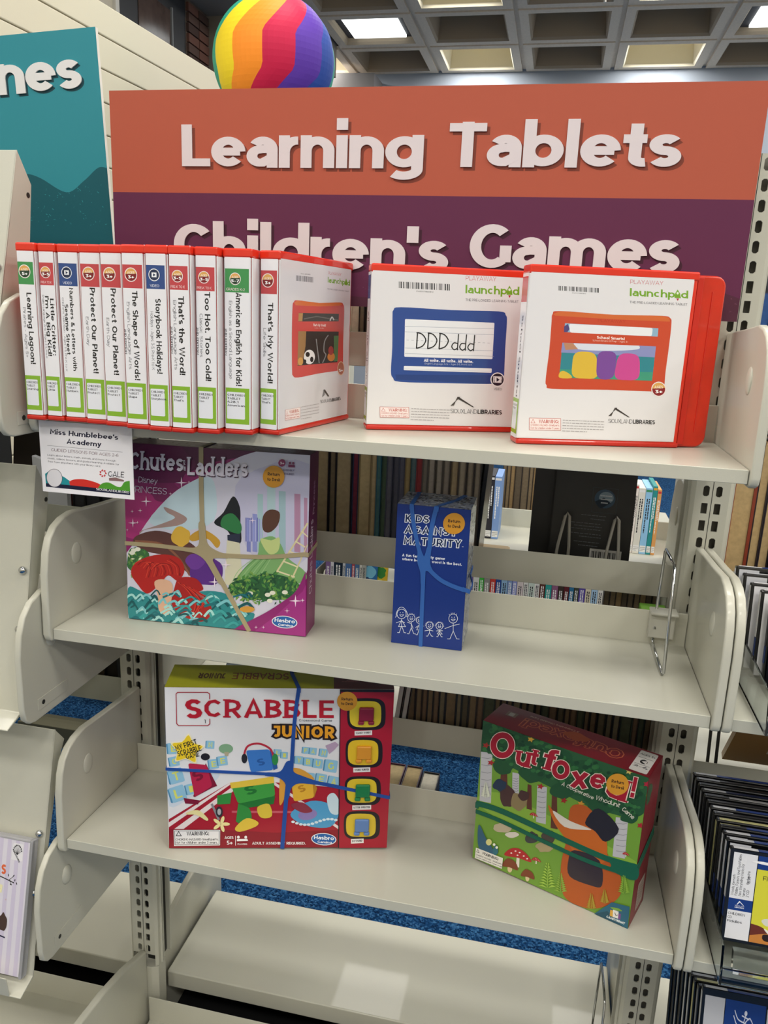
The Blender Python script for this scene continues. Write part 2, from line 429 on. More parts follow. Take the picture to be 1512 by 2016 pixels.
# ---------------------------------------------------------------- floor
fm = bpy.data.materials.new('blue_carpet'); fm.use_nodes = True
nt = fm.node_tree; b = nt.nodes['Principled BSDF']; b.inputs['Roughness'].default_value = .95; b.inputs['Specular IOR Level'].default_value = .1
tc = nt.nodes.new('ShaderNodeTexCoord'); n1 = nt.nodes.new('ShaderNodeTexVoronoi'); n1.inputs['Scale'].default_value = 210
n2 = nt.nodes.new('ShaderNodeTexNoise'); n2.inputs['Scale'].default_value = 140; n2.inputs['Detail'].default_value = 5
mx = nt.nodes.new('ShaderNodeMath'); mx.operation = 'ADD'
cr = nt.nodes.new('ShaderNodeValToRGB')
nt.links.new(tc.outputs['Object'], n1.inputs['Vector']); nt.links.new(tc.outputs['Object'], n2.inputs['Vector'])
sep = nt.nodes.new('ShaderNodeSeparateColor'); nt.links.new(n1.outputs['Color'], sep.inputs['Color'])
nt.links.new(sep.outputs[0], mx.inputs[0]); nt.links.new(n2.outputs['Fac'], mx.inputs[1])
half = nt.nodes.new('ShaderNodeMath'); half.operation = 'MULTIPLY'; half.inputs[1].default_value = .5
nt.links.new(mx.outputs[0], half.inputs[0]); nt.links.new(half.outputs[0], cr.inputs['Fac'])
e = cr.color_ramp.elements; e[0].position = .25; e[0].color = (*hexc('#0a2140'), 1); e[1].position = .8; e[1].color = (*hexc('#3f709c'), 1)
k = e.new(.5); k.color = (*hexc('#153f6c'), 1)
nt.links.new(cr.outputs['Color'], b.inputs['Base Color'])
bp = nt.nodes.new('ShaderNodeBump'); bp.inputs['Distance'].default_value = .004; bp.inputs['Strength'].default_value = .8
nt.links.new(half.outputs[0], bp.inputs['Height']); nt.links.new(bp.outputs['Normal'], b.inputs['Normal'])
q = M(); q.box(RX0, RX1, RY0, RY1, FLOOR-.1, FLOOR); struct(q.build('floor', fm))

# ---------------------------------------------------------------- walls
WALLB = mat('blue_grey_wall', '#aab4c2', .8, bump=.2, nscale=60)
WALLC = mat('cream_wall', '#cfc8b6', .8)
q = M(); q.box(RX0, RX1, RY1, RY1+.15, FLOOR, 4.6); struct(q.build('wall_back', WALLB))
q = M(); q.box(RX1, RX1+.15, RY0, RY1+.15, FLOOR, 4.6); struct(q.build('wall_right', WALLC))
q = M(); q.box(RX0, RX1, RY0-.15, RY0, FLOOR, 4.6); struct(q.build('wall_front', WALLC))
# darker recess of the back wall beside the end of the ribs
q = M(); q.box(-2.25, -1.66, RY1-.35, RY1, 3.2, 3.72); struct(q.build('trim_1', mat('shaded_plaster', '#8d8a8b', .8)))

# ---------------------------------------------------------------- waffle ceiling
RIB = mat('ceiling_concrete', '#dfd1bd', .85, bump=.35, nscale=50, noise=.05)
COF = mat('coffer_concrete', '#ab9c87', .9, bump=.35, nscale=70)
LITC = mat('coffer_concrete_lit', '#efe6cc', .8)  # paler coffer tone, with the lamplight on the walls put into the colour
PANEL = mat('light_panel', '#f4f8f6', .5, emit=2.6)
TUBE = mat('fluorescent_tube', '#fff4d2', .5, emit=5)
FR = mat('panel_frame', '#39383c', .6)
def coffer_mesh(mats, open_=True):
    q = M(); hx, hy = CPX/2, CPY/2
    a = (.306, .300); d = .38; t = (.255, .25)  # opening and top half sizes
    G = .018
    def rect(x, y, z): return [(-x, -y, z), (x, -y, z), (x, y, z), (-x, y, z)]
    # outer groove running round the cell, rib face, tapering walls, top
    R0 = rect(hx, hy, .022); R1 = rect(hx-G, hy-G, .022); R2 = rect(hx-G, hy-G, 0); R3 = rect(a[0], a[1], 0)
    R4 = rect(a[0]-.015, a[1]-.015, .02); R5 = rect(t[0], t[1], d)
    vs = R0+R1+R2+R3+R4+R5; fs = []; mi = []
    for r in range(5):
        for j in range(4):
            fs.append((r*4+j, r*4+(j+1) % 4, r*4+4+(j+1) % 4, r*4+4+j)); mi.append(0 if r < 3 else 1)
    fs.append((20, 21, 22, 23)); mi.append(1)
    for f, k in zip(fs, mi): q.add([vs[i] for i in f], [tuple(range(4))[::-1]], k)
    return q
top = M(); top.box(RX0, RX1, RY0, RY1+.15, CEIL+.42, CEIL+.5)
ceil = top.build('ceiling', RIB); struct(ceil)
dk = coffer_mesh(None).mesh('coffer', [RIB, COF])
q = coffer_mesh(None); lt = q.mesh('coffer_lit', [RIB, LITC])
i0, i1 = -6, 7; j0, j1 = -15, 0
for i in range(i0, i1+1):
    for j in range(j0, j1+1):
        cx, cy = CX0+i*CPX, CY0+j*CPY
        if cx < -1.95 and 1.0 < cy < 6.3: continue   # plain soffit there
        if cx < RX0 or cx > RX1 or cy < RY0: continue
        kind = 'lit' if (i % 2 == 0 and j % 2 == 0) else 'panel' if (i % 2 == 0 and False) else 'dark'
        if (i, j) in ((-1, -1), (3, -1), (-1, -5), (3, -5)): kind = 'panel'
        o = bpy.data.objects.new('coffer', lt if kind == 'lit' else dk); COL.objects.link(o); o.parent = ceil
        o.location = (cx, cy, CEIL)
        if kind == 'lit':
            q = M(); q.cyl((-.22, -.16, .16), (.22, -.16, .16), .014, 8)
            q.build('fluorescent_tube', TUBE, o)
        if kind == 'panel':
            q = M(); q.box(-.28, .28, -.3, .3, .05, .06, 0); q.box(-.215, .235, -.235, .235, .03, .052, 1)
            q.build('light_panel', [FR, PANEL], o)
SOF = mat('plain_soffit', '#8b857c', .85, bump=.2, nscale=30)
q = M(); q.box(RX0, -1.9, 1.2, 6.25, 3.56, CEIL+.1); struct(q.build('trim_2', SOF))
# small white sprinkler head under a rib
sp = M(); sp.cyl((0, 0, .0), (0, 0, -.09), .009, 10); sp.cyl((0, 0, .0), (0, 0, .012), .035, 14)
tag(sp.build('sprinkler_head', WHITE, loc=(.33, 5.12, CEIL-.012)), 'small white sprinkler head hanging under a ceiling rib', 'sprinkler')

# ---------------------------------------------------------------- clad wall on the left, running back, with window and brickwork over it
CLAD = mat('cream_cladding', '#cfc9b4', .55, bump=.1, nscale=200)
JOINT = mat('cladding_joint', '#7a7567', .8)
a = Vector((-1.58, 3.0)); dr = Vector((-.07, -1)).normalized()   # end edge nearest the back wall, then towards the left
clad = M(); L = 6.5
cl = M()
w_left = bpy.data.objects.new('wall_left', None)
q = M(); q.box(0, L, -.14, -.012, FLOOR, 2.69, 0)
cw = q.build('wall_left', JOINT); struct(cw)
cw.location = (a.x, a.y, 0); cw.rotation_euler = (0, 0, math.atan2(dr.y, dr.x))
for k in range(21):
    z1 = 2.70-.122*k; z0 = max(FLOOR, z1-.118)
    q = M(); q.box(0, L, -.04, 0, z0, z1); q.build('cladding_plank', CLAD, cw, bevel=.004)
q = M(); q.box(RX0-.15, RX0, RY0, RY1, FLOOR, 4.6); struct(q.build('wall_far_left', WALLC))
BR = [mat('brick_red', '#6d4a3f', .85), mat('brick_brown', '#5a443c', .85), mat('brick_dark', '#4b3832', .85)]
bw = M(); bw.box(-2.6, -2.42, 4.36, 4.70, 2.2, 3.56); bwo = struct(bw.build('wall_brick', mat('brick_mortar', '#5c534c', .9)))
bme = []
for k in range(3):
    b_ = M(); b_.box(0, .02, 0, .155, 0, .052); bme.append(b_.mesh('brick', BR[k]))
for r in range(21):
    for c in range(2):
        y = 4.37+c*.165
        o = bpy.data.objects.new('brick', bme[random.randrange(3)]); COL.objects.link(o); o.parent = bwo; o.location = (-2.42, y+(.004 if r % 2 else 0), 2.24+r*.062)
q = M(); q.box(-2.5, -2.42, 3.45, 4.355, 2.3, 3.56); wi = struct(q.build('window_1', mat('dark_window_frame', '#1d2026', .5)))
q = M(); q.box(-2.42, -2.415, 3.72, 4.13, 2.35, 3.40); q.build('pane', mat('glass_brick_reflection', '#51423c', .15, spec=.8, noise=.3, nscale=9), wi)  # mottled brown colour stands for brickwork reflected in the glass
q = M(); q.box(-2.42, -2.405, 4.135, 4.15, 2.35, 3.42); q.build('window_bar', mat('grey_window_edge', '#7c7f80', .5), wi)
q = M(); q.box(-2.5, -2.40, 3.43, 3.47, 2.3, 3.56); q.build('window_bar', mat('bright_window_edge', '#d8d6ce', .5), wi)
q = M(); q.box(-2.6, -2.42, 1.2, 3.43, 2.3, 3.56); struct(q.build('wall_upper_left', WALLC))
q = M(); q.box(-2.52, -2.20, 4.72, 5.3, FLOOR, 3.56); struct(q.build('wall_pier', mat('plaster_pier', '#8b8377', .8)))

# ---------------------------------------------------------------- uprights
PITCH = .0254; Z0 = 1.5318
def upright(xc, label, top=1.79):
    t = thing('shelf_upright', label, 'shelf post', (xc, 0, 0), group='slotted steel posts')
    q = M(); hw = .028
    zb = .318
    def slot_face(x0, x1, xc_, k, y, flip=False):
        zc = Z0-k*PITCH; a0, a1 = zc-PITCH/2, zc+PITCH/2
        if a1 > top or a0 < zb-.001: return
        sq = k % 12 in (9, 10); sx, sz = .0042, .0078; r = .0005 if sq else .0024
        hole = [(xc_-sx, zc-sz+r), (xc_-sx+r, zc-sz), (xc_+sx-r, zc-sz), (xc_+sx, zc-sz+r), (xc_+sx, zc+sz-r), (xc_+sx-r, zc+sz), (xc_-sx+r, zc+sz), (xc_-sx, zc+sz-r)]
        out = [(x0, a0), (x0, a0), (x1, a0), (x1, a0), (x1, a1), (x1, a1), (x0, a1), (x0, a1)]
        vs = [(p[0], y, p[1]) for p in out]+[(p[0], y, p[1]) for p in hole]+[(p[0], y+(.0022 if not flip else -.0022), p[1]) for p in hole]
        fs = []
        for i in range(8):
            j = (i+1) % 8
            fs.append((i, j, 8+j) if i % 2 == 0 else (i, j, 8+j, 8+i))
            if i % 2 == 0: fs[-1] = (i, 8+j, 8+i)
            fs.append((8+i, 8+j, 16+j, 16+i))
        q.add(vs, fs)
    kmin, kmax = -12, 48
    for k in range(kmin, kmax+1):
        for sgn in (-1, 1):
            slot_face(min(0, sgn*hw*.82), max(0, sgn*hw*.82), sgn*.0087, k, -.001)
            slot_face(min(0, sgn*hw*.82), max(0, sgn*hw*.82), sgn*.0087, k, .0316, True)
    # folded sides, each channel
    zt = Z0-kmin*PITCH; zt = Z0-math.ceil((Z0-top)/PITCH+.5)*PITCH+PITCH/2
    zlo = Z0-48*PITCH-PITCH/2+.0
    for sgn in (-1, 1):
        pr = [(sgn*hw*.82, -.001), (sgn*hw, .0035), (sgn*hw, .0115), (sgn*(hw+.004), .0125), (sgn*(hw+.004), .0138), (sgn*(hw-.0018), .0138), (sgn*(hw-.0018), .005), (sgn*hw*.82, .0012)]
        q.prism(pr, 'z', zlo, zt)
        q.prism([(p[0], .0306-p[1]) for p in pr], 'z', zlo, zt)
    q.build('slotted_channel', STEEL, t)
    q = M(); q.box(-.0235 if xc > 0 else -.001, .0235, .0148, .0158, zlo, zt); q.build('inner_web', DARK if xc < 0 else mat('web_grey', '#6c695f', .6), t)
    q = M(); q.box(-.0004, .0004, -.0014, -.0008, zlo, zt); q.build('centre_seam', DARK, t)
    for sgn, nm in ((-1, 'left'), (1, 'right')):
        q = M(); q.box(*sorted((sgn*.0125, sgn*.0325)), .0445, .0485, zlo, zt); q.build('rear_channel', STEEL, t, bevel=.0008)
        q = M(); q.box(*sorted((sgn*.0215, sgn*.0235)), .0318, .0444, zlo, zt); q.build('dark_side', DARK, t)
    q = M(); q.prism([(-hw*.9, .001), (-hw*.55, -.004), (hw*.55, -.004), (hw, .002), (hw, .03), (-hw, .03)], 'z', FLOOR, zlo-.002)
    q.build('post_sleeve', STEEL, t, bevel=.001)
    return t
upright(-.4572, 'slotted steel post at the left end of the game shelves', 1.63)
upright(.4572, 'slotted steel post at the right end of the game shelves', 1.775)
upright(-1.3716, 'slotted steel post at the far left of the sloping display shelves', 1.78)
upright(1.3716, 'slotted steel post at the far right beyond the disc shelves', 1.78)

# ---------------------------------------------------------------- shelves
def bracket_poly(side, z, back=.147, front=-.244):
    p = [(-.003, z-.021), (-.003, z+back), (-.11, z+.153), (-.172, z+.158), (-.196, z+.154), (-.214, z+.146), (-.228, z+.132), (-.2365, z+.112), (front+.002, z+.08), (front, z-.008), (front+.004, z-.0175), (front+.012, z-.021)]
    return p if side < 0 else [(.0306-a, b) for a, b in p]
def bracket(parent, x0, x1, side, z, dimple=1, holes=True):
    q = M(); q.prism(bracket_poly(side, z), 'x', x0, x1)
    s = -1 if side < 0 else 1
    yc = -.17 if side < 0 else .2
    q.build('end_bracket', STEEL, parent, bevel=.0028, seg=3, smooth=False)
    # pressed dimple on the inner face
    xin = x1 if dimple > 0 else x0
    d = M(); d.ellipsoid((xin, yc, z+.094), .0035, .0125, .0165, 18, 12); d.build('pressed_dimple', STEEL, parent, smooth=True)
def shelf(xc, z, side, label, group=None, wl=.4437, wr=.4447, yb=None, yf=None, tilt=0, brl=True, brr=True, th=.0162, name='metal_shelf'):
    t = thing(name, label, 'shelf', (xc, 0, 0), group=group)
    y0, y1 = (-.0194, -.237) if side < 0 else (.05, .2676)
    if yf is not None: y1 = yf
    s = -1 if side < 0 else 1
    zf, zb_ = z+tilt*.4, z-tilt*.6
    q = M(); q.prism([(y1, zf), (y0, zb_), (y0, zb_-(th if side < 0 else .002)), (y1, zf-th)], 'x', -wl, wr)
    q.prism([(y0, zb_-.001), (y0+s*.0016, zb_-.001), (y0+s*.0016, zb_+.05), (y0, zb_+.0505)], 'x', -wl, wr)
    q.build('shelf_pan', STEEL, t, bevel=.0022, seg=3)
    if brl: bracket(t, -.4565, -wl-.0008, side, z, 1)
    if brr: bracket(t, wr+.0008, .4565, side, z, -1)
    return t
shelf(0, 1.4011, -1, 'top cream metal shelf under the row of red plastic cases')
shelf(0, 1.0984, -1, 'middle cream metal shelf holding the tall blue card-game box')
shelf(0, .7496, -1, 'lower cream metal shelf holding the white and red word-game box', tilt=.008)
BAY = .9144
shelf(BAY, 1.0984, -1, 'cream metal shelf of discs right of the middle game shelf', wl=.4447)
shelf(BAY, .7496, -1, 'cream metal shelf of discs right of the lower game shelf', wl=.4447)
for bx, where in ((-BAY, 'behind the sloping display shelves'), (0, 'behind the game shelves'), (BAY, 'behind the disc shelves')):
    for z, nm in ((1.475, 'highest'), (1.149, 'second highest'), (.828, 'third highest')):
        shelf(bx, z, 1, f'{nm} cream shelf of the far side {where}')
shelf(0, .52, 1, 'low cream shelf of the far side, just under the third one, behind the game shelves')

def base(xc, side, label, z, y0, y1, flange):
    t = thing('base_shelf', label, 'shelf', (xc, 0, 0))
    s = 1 if y1 > y0 else -1
    zt = z
    q = M(); q.prism([(y1, zt), (y0, zt), (y0, zt-.038), (y1, zt-.06)], 'x', -.44, .445)
    if flange: q.prism([(y0, zt-.001), (y0+s*.0016, zt-.001), (y0+s*.0016, zt+flange), (y0, zt+flange)], 'x', -.44, .445)
    q.build('shelf_pan', STEEL, t, bevel=.003, seg=3)
    q = M(); q.box(-.44, .44, min(y1-s*.04, y1-s*.025), max(y1-s*.04, y1-s*.025), FLOOR, zt-.05); q.build('kick_plate', DARK, t)
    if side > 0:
        q = M(); q.box(-.45, .45, -.28, y1-.02, FLOOR+.0005, FLOOR+.004); q.build('gap_shade_panel', mat('base_gap_shade', '#08080a', .9), t)  # black sheet added over the carpet, standing in for shade between the bases
    return t
base(0, -1, 'bottom cream base shelf in front, at the lower edge of the photograph', .19, -.0194, -.32, .055)
base(-BAY, -1, 'base shelf at lower left under the sloping display shelves', .19, -.0194, -.32, .055)
base(BAY, -1, 'base shelf at lower right under the disc shelves', .19, -.0194, -.32, .055)
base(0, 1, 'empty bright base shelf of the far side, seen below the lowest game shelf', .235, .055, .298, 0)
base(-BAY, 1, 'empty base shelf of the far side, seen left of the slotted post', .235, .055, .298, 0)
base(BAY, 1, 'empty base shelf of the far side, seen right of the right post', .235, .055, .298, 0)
for x in (-.4572, .4572):
    for s, nm in ((-1, 'front'), (1, 'far')):
        p = [(-.004, FLOOR), (-.004, .335), (-.08, .362), (-.15, .378), (-.22, .386), (-.27, .38), (-.305, .35), (-.32, .30), (-.325, FLOOR)]
        if s > 0: p = [(.0306-a, b-.03 if b > .2 else b) for a, b in p]
        q = M(); q.prism(p, 'x', x-.007, x+.007)
        tag(q.build('base_end_panel', STEEL, bevel=.004, seg=3), f"rounded cream end panel on the {nm} side of the {'left' if x < 0 else 'right'} post, at the base", 'shelf panel')

# sloping display shelves of the bay on the left
def display_shelf(pts, flange, brz, label, xr=-.475, lip=True):
    (yt, zt), (yb, zb) = pts
    t = thing('sloping_display_shelf', label, 'shelf', (0, 0, 0), group='sloping display shelves on the left')
    q = M(); q.prism([(yt, zt), (yb, zb), (yb-.03, zb-.012), (yb-.03, zb-.014), (yb+.002, zb-.004), (yt+.002, zt)], 'x', -1.36, xr)
    q.build('face_panel', STEEL, t, bevel=.001)
    q = M(); q.prism(flange, 'x', xr-.0015, xr); q.build('side_flange', STEEL, t)
    q = M(); q.prism([(yb-.03, zb-.014), (yb-.034, zb+.022), (yb-.0325, zb+.022), (yb-.0285, zb-.014)], 'x', -1.34, xr-.019); q.build('front_lip', STEEL, t, bevel=.0008)
    for f, dx in ((.42, 0), (.66, -.001)):
        y, z = yt+(yb-yt)*f-.003, zt+(zb-zt)*f
        q = M(); q.ellipsoid((xr-.009, y, z), .0058, .005, .0058, 14, 10); q.build('screw', CHROME, t, smooth=True)
    q = M(); q.cyl((xr-.0005, yt+.017, zt-.052), (xr+.0004, yt+.017, zt-.052), .0035, 12); q.build('flange_hole', DARK, t)
    # side bracket that carries it
    z0, z1 = brz
    P = [(-.004, z0), (-.004, z1-.01), (-.2, z1), (-.235, z1-.002), (-.26, z1-.012), (-.276, z1-.028), (-.287, z1-.052), (-.2925, z1-.085), (-.2925, z0+.03), (-.289, z0+.012), (-.28, z0+.003), (-.268, z0)]
    q = M(); q.prism(P, 'x', -.4685, -.4585); q.build('side_bracket', STEEL, t, bevel=.0025, seg=3)
    q = M(); q.prism([(-.262, z0+.014), (-.262, z0+.032), (-.19, z0+.032), (-.19, z0+.014)], 'x', -.4586, -.4576); q.build('stamped_tab', STEEL, t, bevel=.0006)
    q = M(); q.cyl((-.458, -.25, z0+.023), (-.4572, -.25, z0+.023), .0035, 12); q.build('rivet_hole', DARK, t)
    q = M(); q.ellipsoid((-.459, -.222, z0+.115), .006, .0125, .0165, 18, 12); q.build('pressed_dimple', STEEL, t, smooth=True)
    return t
display_shelf([(-.2037, 1.7377), (-.30, 1.39)], [(-.2037, 1.7377), (-.1787, 1.6995), (-.19, 1.62), (-.30, 1.39)], (1.378, 1.5623), 'sloping cream display shelf, topmost of three at the left edge')
display_shelf([(-.2073, 1.3274), (-.2777, .983)], [(-.2073, 1.3274), (-.184, 1.284), (-.1913, 1.246), (-.2777, .983)], (.9657, 1.156), 'sloping cream display shelf, middle one of three at the left edge')
display_shelf([(-.2036, .915), (-.297, .548)], [(-.2036, .915), (-.183, .889), (-.20, .8604), (-.297, .548)], (.5605, .749), 'sloping cream display shelf with a picture book on it, lowest of three')
# ---------------------------------------------------------------- big hanging signs
ORANGE, PURPLE = '#b0553f', '#5e2546'
def letter3d(parent, c, wt, mp, depth, mt, name='letter'):
    """one raised letter; mp maps glyph (x,y) to board (u,v)"""
    q = M(); W, pl = glyph(c, wt, 2.2)
    for p in pl:
        l, r = ribbon(p, wt, k=.78); depth += 4e-5
        for i in range(len(l)-1):
            depth += 1e-6
            a, b, c2, d = [mp(g) for g in (l[i], l[i+1], r[i+1], r[i])]
            qd = [a, b, c2, d]
            ar = sum(qd[k][0]*qd[(k+1) % 4][1]-qd[(k+1) % 4][0]*qd[k][1] for k in range(4))
            if ar < 0: qd = qd[::-1]
            f = [(u, -depth, v) for u, v in qd]; bk = [(u, -.0005, v) for u, v in qd]
            q.add(f+bk, [(0, 1, 2, 3), (0, 4, 5, 1), (2, 6, 7, 3), (1, 5, 6, 2), (3, 7, 4, 0)])
    q.build(name, mt, parent)
def sign_text(parent, pr, txt, u0, u1, v0, cap, wt=.235, shadow=None, track=.03, mt=None, sh=(.0042, -.0042)):
    lay, Wd = text_layout(txt, wt, track, 2.2); s = (u1-u0)/Wd
    for c, x, W, pl in lay:
        if shadow:
            for p in pl:
                l, r = ribbon(p, wt, k=.78)
                for i in range(len(l)-1):
                    pr.z += 1e-7
                    pr.face([(u0+(x+g.x)*s+sh[0], v0+g.y*cap+sh[1]) for g in (l[i], l[i+1], r[i+1], r[i])], shadow)
        if pl: letter3d(parent, c, wt, lambda g, x=x: (u0+(x+g.x)*s, v0+g.y*cap), .0022, mt)
    pr.z += pr.dz
LET = mat('sign_letter_white', '#d9cfd2', .6)
def board(name, label, loc, W, H, ry=0, rz=0, th=.006):
    t = thing(name, label, 'sign', loc, rz=rz, ry=ry)
    q = M(); q.box(0, W, 0, th, 0, H); q.build('board', mat('white_foam_board', '#e4dfd8', .6), t)
    return t
SX, SZ = -.4395, 1.5625; SW, SH = .8885, .286
t = board('hanging_sign', 'wide orange and purple sign reading Learning Tablets and Children\'s Games above the top shelf', (SX, -.0365, SZ), SW, SH)
p = Print(SW, SH)
SPLIT = .1495
p.face([(0, 0), (SW, 0), (SW, SH), (0, SH)], ORANGE); p.z += p.dz
p.face([(0, 0), (SW, 0), (SW, SPLIT), (0, SPLIT)], PURPLE); p.z += p.dz
hill = smooth([(0, .02), (.2, .03), (.39, .013), (.6, .025), (.78, .052), (.85, .040), (SW, .029)], 6)
p.face([(0, 0)]+[(SW, 0)]+hill[::-1], '#502538'); p.z += p.dz
rg = random.Random(4)
for _ in range(160):
    x, y = rg.uniform(.0, SW), rg.uniform(.002, .03); a = rg.uniform(0, PI); l = rg.uniform(.001, .003)
    p.face([(x, y), (x+l*math.cos(a), y+l*math.sin(a)), (x+l*math.cos(a)+.0005, y+l*math.sin(a)+.0005), (x+.0005, y+.0005)], '#7d4a62')
p.z += p.dz
sign_text(t, p, 'Learning', .112, .463, .1838, .0565, shadow='#7c3a2b', mt=LET)
sign_text(t, p, 'Tablets', .497, .794, .186, .0555, shadow='#7c3a2b', mt=LET)
sign_text(t, p, "Children's", .0965, .505, .0485, .060, shadow='#40182c', mt=LET)
sign_text(t, p, 'Games', .5334, .808, .0565, .0595, shadow='#40182c', mt=LET)
p.build('printed_face', t, INKM)
# teal sign, hanging askew
TA = math.radians(2.9)
t = board('hanging_sign', 'teal sign ending in the letters ines, hanging askew at upper left', (-1.249, -.022, 1.586), .80, .31, ry=-TA, rz=0)
p = Print(.80, .31)
TEAL = '#2b8794'
p.fill(TEAL)
hill = smooth([(0, .08), (.3, .1), (.5, .13), (.6, .128), (.66, .12), (.687, .112), (.729, .090), (.76, .105), (.785, .122), (.80, .121)], 6)
p.face([(0, 0), (.80, 0)]+hill[::-1], '#0e5560'); p.z += p.dz
for _ in range(150):
    x, y = rg.uniform(.5, .79), rg.uniform(.04, .1); a = rg.uniform(0, PI); l = rg.uniform(.001, .0035)
    p.face([(x, y), (x+l*math.cos(a), y+l*math.sin(a)), (x+l*math.cos(a)+.0006, y+l*math.sin(a)+.0006), (x+.0006, y+.0006)], '#2f8f97')
p.z += p.dz
sign_text(t, p, 'ines', .612, .772, .230, .0560, shadow='#123f49', mt=mat('sign_letter_white_b', '#dcdcdc', .6), sh=(.003, -.0035))
p.build('printed_face', t, INKM)

# small card taped under the top shelf lip
CW, CH = .136, .097
t = thing('notice_card', 'white notice card with wavy coloured foot hanging from the left of the top shelf', 'card', (-.4435, -.2395, 1.3005))
q = M(); q.box(0, CW, 0, .0006, 0, CH); q.build('card', PAPER_W, t)
p = Print(CW, CH, [(437, 372), (1497, 462), (1497, 1303), (447, 1192)])
p.fill('#f0eef2')
p.T("Miss Humblebee's", (562, 533), (1335, 608), 58, '#141432', .21)
p.T('Academy', (745, 645), (1140, 685), 58, '#141432', .21)
p.L([(522, 662), (1382, 748)], 3, '#55505a')
p.T('GUIDED LESSONS FOR AGES 2-6', (565, 728), (1332, 802), 34, '#5a2338', .1)
for i, s_ in enumerate(('Learn about letters, math, animals, and more through', 'music, videos, lessons, and guided learning. Available for', 'free from anywhere with your library card.')):
    x1 = (1300, 1338, 1122)[i]; y1 = (858, 900, 918)[i]
    p.T(s_, (520, 780+38*i), (x1, y1), 20, '#4a4650', .12, q=.4)
p.P([(485, 1140), (482, 990), (520, 965), (600, 985), (700, 1030), (760, 1075), (800, 1130), (800, 1160)], '#1f8f99')
p.P(smooth([(755, 1085), (800, 1062), (880, 1055), (960, 1065), (1060, 1095), (1130, 1130)], 4)+[(1130, 1180), (770, 1160)], '#d42f26')
p.P(smooth([(1085, 1160), (1130, 1110), (1210, 1098), (1300, 1145), (1350, 1148), (1390, 1095), (1452, 1080)], 4)+[(1452, 1230), (1085, 1190)], '#4f9c2c')
p.P([(485, 1100), (640, 1112), (800, 1130), (1452, 1205), (1452, 1248), (485, 1140)], '#141a38')
p.E(587, 1040, 90, 105, '#dddbe0'); p.L([(587+90*math.cos(i/12*PI), 1040+105*math.sin(i/12*PI)) for i in range(25)], 5, '#4a4652')
p.T('GALE', (1205, 1030), (1388, 1042), 66, '#1c1c22', .13)
for i in range(7):
    a = i/7*2*PI; p.E(1148+32*math.cos(a), 990+34*math.sin(a), 14, 8, '#c8202c', 10, math.degrees(a)+50)
p.P([(1215, 1045), (1290, 1040), (1385, 1070), (1385, 1088), (1215, 1075)], '#8a6a6a')
p.T('SIOUXLANDLIB.ORG', (1060, 1185), (1440, 1228), 26, '#f0f0f4', .16)
p.build('printed_face', t, INKM)

# ---------------------------------------------------------------- red plastic tablet cases
def age_badge(p, cx, cy, r, txt, dark='#8c2026', gold='#e0a85a'):
    p.E(cx, cy, r*1.14, r*1.14, '#f2e6e4'); p.E(cx, cy, r, r, dark)
    p.P([(cx+r*math.cos(t_), cy+r*math.sin(t_)) for t_ in [PI+.1+(PI-.3)*i/12 for i in range(13)]], gold)
    p.T('AGES', (cx-r*.66, cy-r*.12), (cx+r*.66, cy-r*.12), r*.42, '#f6ecd8', .2)
    k = .28*len(txt); p.T(txt, (cx-r*k, cy+r*.62), (cx+r*k, cy+r*.62), r*.52, '#ffffff', .22)
def video_badge(p, cx, cy, r, ring=True):
    p.E(cx, cy, r*1.14, r*1.14, '#eef0f4'); p.E(cx, cy, r, r, '#1b2b4c')
    p.P([(cx-r*.5, cy-r*.42), (cx+r*.5, cy-r*.42), (cx+r*.5, cy+r*.42), (cx-r*.5, cy+r*.42)], '#eef0f4')
    p.P([(cx-r*.2, cy-r*.3), (cx+r*.3, cy), (cx-r*.2, cy+r*.3)], '#1b2b4c')
CASE_H, CASE_D = .2195, .204
def case(label, loc, rz, T, spine=None, front=None, rx=0, ry=0, D=CASE_D, group='red plastic tablet cases on the top shelf', H=CASE_H, tail=0):
    t = thing('tablet_case', label, 'case', loc, rz, group, rx, ry)
    q = M(); q.box(0, D, 0, T, 0, H); q.build('shell', REDP, t, bevel=.0035, seg=3)
    # raised rims top and bottom, clasp edge
    for z0, z1, mt_ in ((H-.0105, H, REDP), (0, .0065, REDP2)):
        q = M(); q.box(-.0012, D+.0008, -.0012, T+.0008, z0, z1); q.build('rim', mt_, t, bevel=.002)
    w = M(); w.box(-.0011, .0003, .0012, T-.0012, .0075, H-.0105); w.box(-.0009, D-.006, -.0012, .0003, .0075, H-.0105)
    w.build('paper_sleeve', PAPER_W, t, bevel=.0005)
    if tail:
        hh = H-.003; rr = .014; x1_ = D+tail
        pl_ = [(D-.004, .0005)]+[(x1_-rr+rr*math.sin(a*PI/12), .0005+rr-rr*math.cos(a*PI/12)) for a in range(7)]+[(x1_-rr+rr*math.cos(a*PI/12), hh-rr+rr*math.sin(a*PI/12)) for a in range(7)]+[(D-.004, hh)]
        q = M(); q.prism(pl_, 'y', .006, T+.004); q.build('rear_shell', mat('red_clear_plastic', '#ee3414', .22, coat=.5, trans=.35, noise=.12, nscale=30), t, bevel=.003, seg=3)
        q = M(); q.box(D+.001, D+.009, .0035, .0065, .004, H-.006); q.box(D+tail*.55, D+tail*.58, .0048, .0065, .02, H-.022); q.build('shell_rib', REDP2, t, bevel=.001)
    if spine:
        p = Print(T, H, z0=.0013); p.z = .0013; spine(p, T*1000, H*1000)
        p.build('spine_print', t, INKG, (0, T, 0), (0, 0, -PI/2))
    if front:
        front(t)
    return t
HUE = {'red': '#c2444a', 'green': '#3f9150', 'blue': '#2c4a86', 'grn2': '#2e7a4a'}
